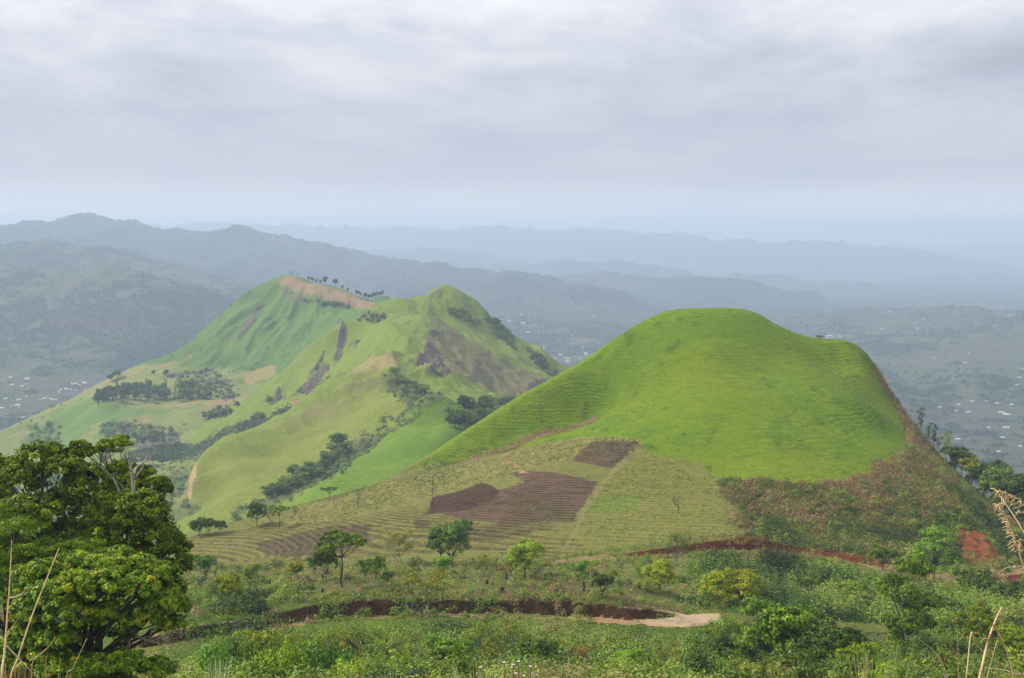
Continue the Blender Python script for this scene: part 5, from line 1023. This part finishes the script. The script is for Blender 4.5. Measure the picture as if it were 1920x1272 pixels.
for pn, px, yt, Y_, lm, sx, lab in [('round1', 842, 1178, 160, 'bright', .9, 'bright green small tree right of the bare branches at the bottom'), ('round2', 640, 1165, 165, 'olive', .8, 'olive small tree between the leafy mound and the bare branches'), ('sparse1', 590, 1172, 150, 'grass', 1.0, 'twiggy yellow green tree over the leafy mound'), ('round3', 1010, 1180, 165, 'green', .8, 'mid green small tree right of the thin olive tree'),
    ('sparse2', 1090, 1195, 160, 'rust', .9, 'rusty twiggy bush tree under the middle of the road'), ('round0', 1180, 1205, 158, 'bright', .9, 'bright green small tree under the pale stretch of road'), ('sparse3', 1250, 1198, 165, 'olive', 1.0, 'olive twiggy tree under the pale end of the road'), ('round1', 480, 1168, 160, 'yellow', .8, 'yellow green small tree rising from the leafy mound'),
    ('sparse0', 770, 1170, 150, 'pale', .9, 'pale twiggy tree left of the thin olive tree'), ('round2', 1345, 1165, 190, 'green', .9, 'green tree hiding the end of the pale road'), ('slender1', 1085, 1150, 205, 'olive', 1.0, 'slim olive sapling standing at the near edge of the road')]:
    at_tree(pn, px, 1260, yt, lab, leafm=lm, sx=sx * 1.05, Y=Y_)

shrubs([(330,1140),(440,1128),(560,1122),(560,1150),(440,1172),(330,1195)], 195, 250, 14, 1.6, 3.0, SH + FL, ['green', 'olive', 'rust', 'bright'], 'the bank left of the terrace', 'shrubs on the left end of the bank', 41)
# ------------------------------------------------------------------ far houses
def flat_mat(name, c, rough=.6, metal=0.0):
    m = bpy.data.materials.new(name); m.use_nodes = True; T = NT(m.node_tree); T.n.clear()
    n = T.noise(T.node('ShaderNodeTexCoord').outputs['Object'], 3, 3); cc = T.mix(n, tuple(v * .8 for v in c) + (1,), tuple(min(1, v * 1.1) for v in c) + (1,))
    pr = T.node('ShaderNodeBsdfPrincipled', {'Base Color': cc, 'Roughness': rough, 'Metallic': metal}); T.node('ShaderNodeOutputMaterial', {'Surface': pr.outputs[0]}); return m
WALLS = {'white': flat_mat('wall_white', (.55, .53, .50)), 'clay': flat_mat('wall_clay', (.36, .22, .15)), 'cream': flat_mat('wall_cream', (.55, .48, .36))}
ROOFS = {'pale': flat_mat('roof_pale', (.55, .56, .58), .5), 'rust': flat_mat('roof_rust', (.38, .20, .13)), 'grey': flat_mat('roof_grey', (.48, .50, .53), .4)}
DARKM = flat_mat('opening_dark', (.04, .04, .045))
def house_meshes(w, d, h, rh):
    def mk(name, v, f): me = bpy.data.meshes.new(name); me.from_pydata(v, [], f); me.update(); return me
    W2, D2 = w / 2, d / 2
    wall = mk('wall', [(-W2, -D2, -2), (W2, -D2, -2), (W2, D2, -2), (-W2, D2, -2), (-W2, -D2, h), (W2, -D2, h), (W2, D2, h), (-W2, D2, h), (-W2, 0, h + rh), (W2, 0, h + rh)],
        [(0, 1, 5, 4), (2, 3, 7, 6), (1, 2, 6, 9, 5), (3, 0, 4, 8, 7)])
    e, t = .5, .12; k = rh / D2
    rv = []
    for z in (0, t): rv += [(-W2 - e, -D2 - e, h - e * k + .05 + z), (W2 + e, -D2 - e, h - e * k + .05 + z), (W2 + e, 0, h + rh + .05 + z), (-W2 - e, 0, h + rh + .05 + z), (W2 + e, D2 + e, h - e * k + .05 + z), (-W2 - e, D2 + e, h - e * k + .05 + z)]
    roof = mk('roof', rv, [(3, 2, 1, 0), (5, 4, 2, 3), (6, 7, 8, 9), (9, 8, 10, 11), (0, 1, 7, 6), (4, 5, 11, 10), (1, 2, 8, 7), (2, 4, 10, 8), (3, 0, 6, 9), (5, 3, 9, 11)])
    def pane(x0, x1, z0, z1): return [(x0, -D2 - .04, z0), (x1, -D2 - .04, z0), (x1, -D2 - .04, z1), (x0, -D2 - .04, z1), (x0, -D2 + .02, z0), (x1, -D2 + .02, z0), (x1, -D2 + .02, z1), (x0, -D2 + .02, z1)]
    bf = [(0, 1, 2, 3), (0, 4, 5, 1), (3, 2, 6, 7), (0, 3, 7, 4), (1, 5, 6, 2)]
    door = mk('door', pane(-.5, .5, 0, 2.1), bf); win = [mk('window', pane(x - .6, x + .6, 1, 2.2), bf) for x in (-w * .3, w * .3)]
    for m_ in [door] + win: m_.materials.append(DARKM)
    return wall, roof, door, win
HK = [house_meshes(9, 7, 2.8, 1.6), house_meshes(14, 8, 3.0, 1.9), house_meshes(20, 11, 3.6, 2.4)]
HMC = {}
def house(px, py, y0, y1, kind, wl, rf, rz, label, group=None, scale=1.0, Y=None, full=False):
    if Y is None: x, y, z = hit(px, py, y0, y1)
    else: x, y, _ = P(px, py, Y); z = ground(x, y)
    root = bpy.data.objects.new('house', None); col.objects.link(root); root.location = (x, y, z + .2); root.rotation_euler = (0, 0, rz); root.scale = (scale * (1 if full else .44),) * 3; tag(root, label, 'house', group)
    wall, roof, door, win = HK[kind]
    for nm, me, mm in (('wall', wall, WALLS[wl]), ('roof', roof, ROOFS[rf])):
        key = (me.name, mm.name)
        if key not in HMC: m2 = me.copy(); m2.materials.clear(); m2.materials.append(mm); HMC[key] = m2
        o = bpy.data.objects.new(nm, HMC[key]); col.objects.link(o); o.parent = root
    if full:
        for nm, me in [('door', door)] + [('window', w_) for w_ in win]: o = bpy.data.objects.new(nm, me); col.objects.link(o); o.parent = root
r = rng(501)
def village(n, box, y0, y1, s0, s1, label, group, bright=.6, seed=0):
    r = rng(700 + seed)
    for i in range(n):
        px, py = r.uniform(box[0], box[2]), r.uniform(box[1], box[3]); k = r.choice([0, 0, 1, 1, 2]); rf = 'pale' if r.rand() < bright else r.choice(['grey', 'rust']); wl = r.choice(['white', 'cream', 'clay'])
        f_ = (px - box[0]) / (box[2] - box[0]); g_ = (py - box[1]) / (box[3] - box[1])
        house(px, py, y0, y1, k, wl, rf, r.uniform(-.6, .6), '%s house with %s roof, %s %s of %s' % (('small', 'longish', 'large')[k], {'pale': 'shining pale', 'grey': 'grey', 'rust': 'rusty'}[rf], ('upper', 'lower')[int(g_ > .5)], ('left', 'middle', 'right')[min(2, int(f_ * 3))], label), group, r.uniform(s0, s1))
village(16, (0, 700, 180, 800), 2200, 4200, 1.0, 1.5, 'the valley village far left', 'houses of the far left valley', .7, 1)
village(10, (130, 715, 160, 735), 2200, 4200, 1.0, 1.5, 'the cluster left of the hill shoulder', 'houses left of the hill shoulder', .6, 2)
village(20, (1015, 640, 1100, 680), 3000, 6500, 1.3, 2.0, 'the bright village between the green hills', 'houses of the village between the hills', .9, 3)
village(16, (940, 560, 1120, 630), 3500, 7500, 1.3, 2.2, 'the hazy slope above the middle hill', 'houses on the hazy middle slope', .7, 4)
village(22, (1480, 610, 1580, 650), 3200, 6500, 1.3, 2.2, 'the village behind the mound saddle', 'houses behind the mound saddle', .8, 5)
village(10, (1580, 585, 1900, 625), 3200, 6500, 1.2, 2.0, 'the far right ridge', 'houses on the far right ridge', .7, 6)
village(9, (1660, 640, 1920, 740), 2600, 5200, 1.0, 1.6, 'the upper right valley side', 'houses on the upper right valley side', .7, 7)
village(10, (1730, 740, 1920, 850), 2200, 4200, 1.0, 1.6, 'the right valley floor', 'houses on the right valley floor', .8, 8)
for i, (px, py) in enumerate([(1887,804), (1877,775), (1885,777), (1892,779), (1869,758), (1897,760), (1823,754), (1880,822), (1762,765), (1797,760)]):
    house(px, py, 2200, 4200, 2 if i < 2 else 1, 'white', 'pale', .2 * (i % 3) - .2, ['largest shining long roof low in the right valley', 'left roof of the bright trio in the right valley', 'middle roof of the bright trio in the right valley', 'right roof of the bright trio in the right valley', 'lone bright roof above the bright trio',
        'bright roof at the right edge above the trio', 'lone pale roof left of the bright trio', 'wide shining roof just above the lone flank trees', 'lone pale roof nearest the slender flank trees', 'pale roof between slender trees and the trio'][i], None, 1.35)
for i, (px, py) in enumerate([(20,709), (22,723), (41,726), (124,731), (10,749), (35,751), (83,749), (97,750), (43,785), (4,767)]):
    house(px, py, 2200, 4200, 1, 'white', 'pale', .3 * (i % 3) - .3, ['highest bright roof at the left edge of the view', 'bright roof second from top at the left edge', 'bright roof right of the second left edge roof', 'bright roof nearest the left hill shoulder', 'bright roof at the left edge, low row',
        'second bright roof of the low left row', 'third bright roof of the low left row', 'fourth bright roof of the low left row', 'lowest bright roof over the great trees', 'faint bright roof at the very left edge'][i], None, 1.4)
house(1866, 905, 0, 0, 1, 'white', 'rust', .5, 'small white house with reddish roof half hidden by trees on the right', None, .85, Y=600, full=True)

# ------------------------------------------------------------------ dry stems and grasses close to the camera
def straw_mat(name, c1, c2):
    m = bpy.data.materials.new(name); m.use_nodes = True; T = NT(m.node_tree); T.n.clear()
    n = T.noise(T.vmath('MULTIPLY', T.node('ShaderNodeTexCoord').outputs['Object'], (40, 40, 6)), 3, 4); c = T.mix(T.mapr(n, .3, .7), (*c1, 1), (*c2, 1))
    pr = T.node('ShaderNodeBsdfPrincipled', {'Base Color': c, 'Roughness': .6}); T.node('ShaderNodeOutputMaterial', {'Surface': pr.outputs[0]}); return m
ST, ST2, GB = straw_mat('straw', (.42, .27, .12), (.66, .50, .28)), straw_mat('dry_leaf', (.30, .14, .06), (.48, .27, .13)), straw_mat('green_blade', (.16, .24, .04), (.40, .42, .14))
def px_path(pts, Y, dY=0.0, root=True):
    """a stem drawn through picture points at its own distance, rooted in the ground below"""
    n = len(pts); q = [np.array(P(a, b, Y + dY * i / max(1, n - 1))) for i, (a, b) in enumerate(pts)]
    if root:
        p0 = q[0]; gz = ground(p0[0], p0[1]); d = q[1] - q[0]; dx = float(np.clip(d[0] / max(abs(d[2]), .05), -.35, .35)) * (p0[2] - gz) * .5
        for t in (.35, .7, 1.0): q.insert(0, np.array([p0[0] - dx * t, p0[1], p0[2] + (gz - .02 - p0[2]) * t]))
    return np.array(q)
def smooth_path(q, n=5):
    out = []
    for i in range(len(q) - 1):
        a, b, c, d = q[max(i - 1, 0)], q[i], q[i + 1], q[min(i + 2, len(q) - 1)]
        for t in np.arange(n) / n: out.append(.5 * ((2 * b) + (c - a) * t + (2 * a - 5 * b + 4 * c - d) * t * t + (3 * b - a - 3 * c + d) * t ** 3))
    out.append(q[-1]); return np.array(out)
def stem(label, main, branches, Y, w, dY=0.0, mat_=ST, name='dry_grass', cat='dry grass', tip=.25, plumes=None, pm=None, group=None):
    """main stem mesh with side blades as parts"""
    root = bpy.data.objects.new(name, None); col.objects.link(root); q0 = px_path(main, Y, dY); root.location = q0[0]; tag(root, label, cat, group); L_ = Vector(q0[0])
    def part(nm, pts, r0, r1, m_):
        q = smooth_path(pts); g = Geo(); g.tube(q - np.array(L_), np.linspace(r0, r1, len(q)), 6); o = bpy.data.objects.new(nm, g.mesh(nm, m_, True)); col.objects.link(o); o.parent = root
    s_ = Y / F; part('stalk', q0, w * s_, w * tip * s_, mat_)
    for b in branches:
        q = px_path(b[0], Y + dY * .5, 0, False); part('blade', q, b[1] * s_, b[1] * .2 * s_, b[2] if len(b) > 2 else mat_)
    for pts, n, ln, seed in (plumes or []):
        r = rng(seed); q = smooth_path(px_path(pts, Y + dY * .5, 0, False)); g = Geo()
        for i in range(n):
            b = q[r.randint(len(q))]; d = np.array([r.normal() * .8 - .3, r.normal() * .5, -.35 + r.normal() * .45]); d = unit(d) * ln * s_ * r.uniform(.4, 1.1); m1 = b + d * .5 + [0, 0, .12 * ln * s_]
            g.tube(np.array([b, m1, b + d]), np.array([.9, 1.1, .3]) * s_, 4)
        o = bpy.data.objects.new('seed_head', g.mesh('seed_head', pm or ST, False)); o.data.transform(Matrix.Translation(-L_)); col.objects.link(o); o.parent = root
stem('thick upright dry reed at the left edge with curved side blades', [(4,1300), (9,1220), (14,1150), (19,1080), (22,1014)], [([(18,1122), (36,1117), (48,1106), (53,1090)], 1.6), ([(10,1202), (20,1180), (38,1154)], 1.3), ([(9,1208), (40,1240), (70,1270)], 1.8)], 3.2, 4.0, .2, tip=.15)
stem('long straight straw leaning right beside the left edge reed', [(16,1300), (35,1230), (62,1150), (88,1085), (111,1028)], [], 3.4, 2.6, .2, tip=.35)
stem('curved dry blade rising from a kinked stalk at the bottom left', [(60,1320), (59,1260), (62,1237)], [([(62,1237), (82,1222), (98,1205), (103,1191)], 1.3)], 3.0, 1.2)
for i, (a, b, w, lab) in enumerate([((120,1290), (163,1197), 1.5, 'thin straw leaning right between the great tree and the bottom edge'), ((83,1300), (87,1232), 1.0, 'short thin straw upright at the bottom left'), ((106,1300), (113,1240), 1.0, 'short straw just left of the thin leaning one'), ((5,1300), (11,1245), 1.2, 'stubby straw at the very corner, bottom left'), ((66,1290), (93,1247), 1.0, 'short straw crossing the kinked stalk at the bottom left')]):
    stem(lab, [a, ((a[0] * .6 + b[0] * .4), (a[1] * .6 + b[1] * .4)), b], [], 3.1, w, tip=.4)
stem('arching dry grass with drooping seed heads at the right edge', [(1960,1120), (1940,1040), (1912,985), (1889,950), (1870,923)], [], 3.0, 2.0, .2, plumes=[([(1870,923), (1890,926), (1912,938), (1925,950)], 34, 20, 1), ([(1880,935), (1900,945), (1918,962)], 22, 18, 2)])
stem('second arching dry grass, lower, with feathery tufts at the right edge', [(1990,1250), (1950,1130), (1922,1068), (1905,1020), (1888,975), (1872,948)], [([(1922,1070), (1900,1064), (1885,1066), (1868,1078)], 1.2)], 2.9, 2.0, .1, plumes=[([(1872,948), (1885,962), (1892,980)], 30, 17, 3), ([(1895,990), (1905,1010), (1915,1035)], 34, 22, 4), ([(1905,1062), (1925,1068)], 10, 18, 5)])
stem('thickest dry stalk with hanging brown leaves, lower right', [(1822,1330), (1838,1265), (1852,1205), (1866,1165), (1878,1140)], [([(1862,1172), (1872,1190), (1870,1212)], 2.2, ST2), ([(1857,1190), (1850,1210), (1860,1225)], 2.0, ST2), ([(1874,1150), (1880,1166), (1877,1180)], 1.8, ST2), ([(1855,1200), (1845,1198), (1838,1206)], 1.6, ST2)], 2.8, 3.4, .1, tip=.5)
stem('dry stalk bending right across the lower right corner', [(1800,1340), (1812,1270), (1821,1188), (1830,1208), (1860,1236), (1900,1256), (1940,1275)], [], 2.9, 1.8, .1, tip=.5)
stem('thin reddish stalk upright left of the thickest one', [(1796,1340), (1797,1260), (1795,1178)], [([(1797,1230), (1785,1215), (1770,1196)], 1.0), ([(1796,1205), (1806,1192), (1811,1182)], .9)], 3.0, 1.5, mat_=ST2, tip=.4)
for i, (pts, w, lab) in enumerate([([(1905,1330), (1893,1240), (1872,1185)], 1.8, 'bare straw leaning left behind the thickest stalk'), ([(1786,1330), (1765,1240), (1722,1198)], 1.6, 'bent straw arching left toward the spreading tree'), ([(1960,1290), (1920,1247), (1884,1216)], 1.6, 'straw rising from the corner toward the left'),
    ([(1835,1330), (1846,1290), (1862,1228), (1872,1196)], 1.5, 'straw crossing close behind the thickest stalk'), ([(1880,1330), (1850,1275), (1826,1250)], 2.2, 'flattened straw low in the right corner'), ([(1960,1300), (1900,1262), (1846,1252)], 2.2, 'nearly level straw low in the right corner'),
    ([(1770,1340), (1775,1285), (1760,1235), (1745,1215)], 1.1, 'thin bent straw left of the reddish stalk'), ([(1815,1340), (1800,1290), (1776,1262)], 1.2, 'short straw leaning left at the bottom right'), ([(1920,1330), (1910,1290), (1890,1255)], 1.3, 'short straw at the bottom right corner')]):
    stem(lab, pts, [], 3.0 + .07 * i, w, tip=.35)
# green and yellow grass clumps at the bottom
def clump(label, cx, cy, Y, n, h, spread, seed, mat_=GB, w=1.3):
    r = rng(seed); x, y, _ = P(cx, 1260, Y); z = ground(x, y); zt = P(cx, cy, Y)[2]; H = zt - z; g = Geo(); s_ = Y / F
    for i in range(n):
        a = r.rand() * 6.28; b = r.rand() * spread * s_; hh = H * (1 - .0 * r.rand()) - abs(r.normal()) * h * s_ * .5; e = np.array([math.cos(a) * b, math.sin(a) * b, hh]); o_ = np.array([r.normal() * 2, r.normal() * 2, 0]) * s_
        q = np.array([o_, o_ + e * [.15, .15, .5], o_ + e * [.45, .45, .82], o_ + e]); g.tube(smooth_path(q, 4), np.linspace(w, w * .25, 13) * s_, 3, tone=r.rand())
    o = bpy.data.objects.new('grass_clump', g.mesh('grass_clump', mat_, False)); col.objects.link(o); o.location = (x, y, z); tag(o, label, 'grass')
clump('green grass clump with long thin blades at the bottom right', 1668, 1190, 3.6, 30, 60, 75, 1)
clump('yellowish grass clump left of the long bladed one', 1630, 1225, 3.4, 20, 45, 60, 2, ST)
clump('pale straw coloured grass tuft at the bottom edge under the leafy shrubs', 405, 1238, 5.0, 46, 40, 60, 3, straw_mat('pale_blade', (.34, .36, .17), (.62, .60, .36)), 1.2)
clump('wide pale grass tuft at the bottom centre beside white flowers', 900, 1256, 5.4, 60, 24, 90, 4, bpy.data.materials['pale_blade'], 1.2)
clump('small pale tuft at the bottom between shrubs', 730, 1262, 5.2, 26, 22, 55, 5, bpy.data.materials['pale_blade'], 1.1)
clump('green grass in the bottom right corner behind the stalks', 1890, 1235, 3.8, 34, 50, 80, 6)
clump('thin two stemmed grass at the bottom, left of the green clump', 1575, 1245, 3.8, 6, 30, 25, 7, GB, .9)
clump('rusty dry grass at the bottom left corner', 30, 1246, 3.9, 44, 30, 80, 8, ST2, 1.2)
# pinkish white flowers
PET = flat_mat('petal', (.60, .47, .44)); FST = straw_mat('flower_stem', (.18, .10, .05), (.28, .2, .09))
for i, (px, py) in enumerate([(945,1243), (972,1241), (962,1247), (960,1252), (994,1250), (900,1252), (966,1263), (982,1268)]):
    root = bpy.data.objects.new('flower', None); col.objects.link(root); x, y, zt = P(px, py, 9.0 + .2 * i); z = ground(x, y); root.location = (x, y, z)
    tag(root, 'tiny pinkish white flower on a thin stem, number %s from the left' % ['two', 'six', 'four', 'three', 'eight', 'one', 'five', 'seven'][i] if False else ['flower head left of the thin olive tree foot', 'flower head right of the thin tree, highest', 'flower head just under the highest', 'lower left flower head of the small group', 'rightmost flower head of the group', 'lone leftmost flower head', 'low flower head near the bottom edge', 'lowest flower head, right of the low one'][i], 'flower')
    g = Geo(); g.tube(np.array([(0, 0, 0), (.02, 0, (zt - z) * .5), (0, 0, zt - z)]), .006, 4); o = bpy.data.objects.new('stem', g.mesh('stem', FST)); col.objects.link(o); o.parent = root
    g = Geo(); r = rng(i)
    for k in range(7):
        a = k * .9; d = np.array([math.cos(a), math.sin(a), .35]) * .015; b = np.array([-math.sin(a), math.cos(a), 0]) * .008; c = np.array([0, 0, zt - z]); g.add([c, c + d * .6 + b, c + d, c + d * .6 - b], [[0, 1, 2, 3]], .5)
    o = bpy.data.objects.new('petal_ring', g.mesh('petal_ring', PET)); col.objects.link(o); o.parent = root

print('LONG', LONG)
# ------------------------------------------------------------------ air
m = bpy.data.materials.new('haze_air'); m.use_nodes = True; T = NT(m.node_tree); T.n.clear()
pv = T.node('ShaderNodeVolumePrincipled', {'Color': (.61, .775, 1.0, 1), 'Density': HAZE, 'Anisotropy': .1})
T.node('ShaderNodeOutputMaterial', {'Volume': pv.outputs[0]})
zb, zt = float(GZ.min()) - 1.5, float(GZ.max()) + 12
bx, y0, y1 = 48000.0, -200.0, 30500.0
me = bpy.data.meshes.new('haze'); v = [(x, y, z) for x in (-bx, bx) for y in (y0, y1) for z in (zb, zt)]
me.from_pydata(v, [], [(0, 1, 3, 2), (4, 6, 7, 5), (0, 4, 5, 1), (2, 3, 7, 6), (0, 2, 6, 4), (1, 5, 7, 3)]); me.materials.append(m)
o = bpy.data.objects.new('haze', me); col.objects.link(o); tag(o, kind='stuff')
print('haze box', zb, zt)
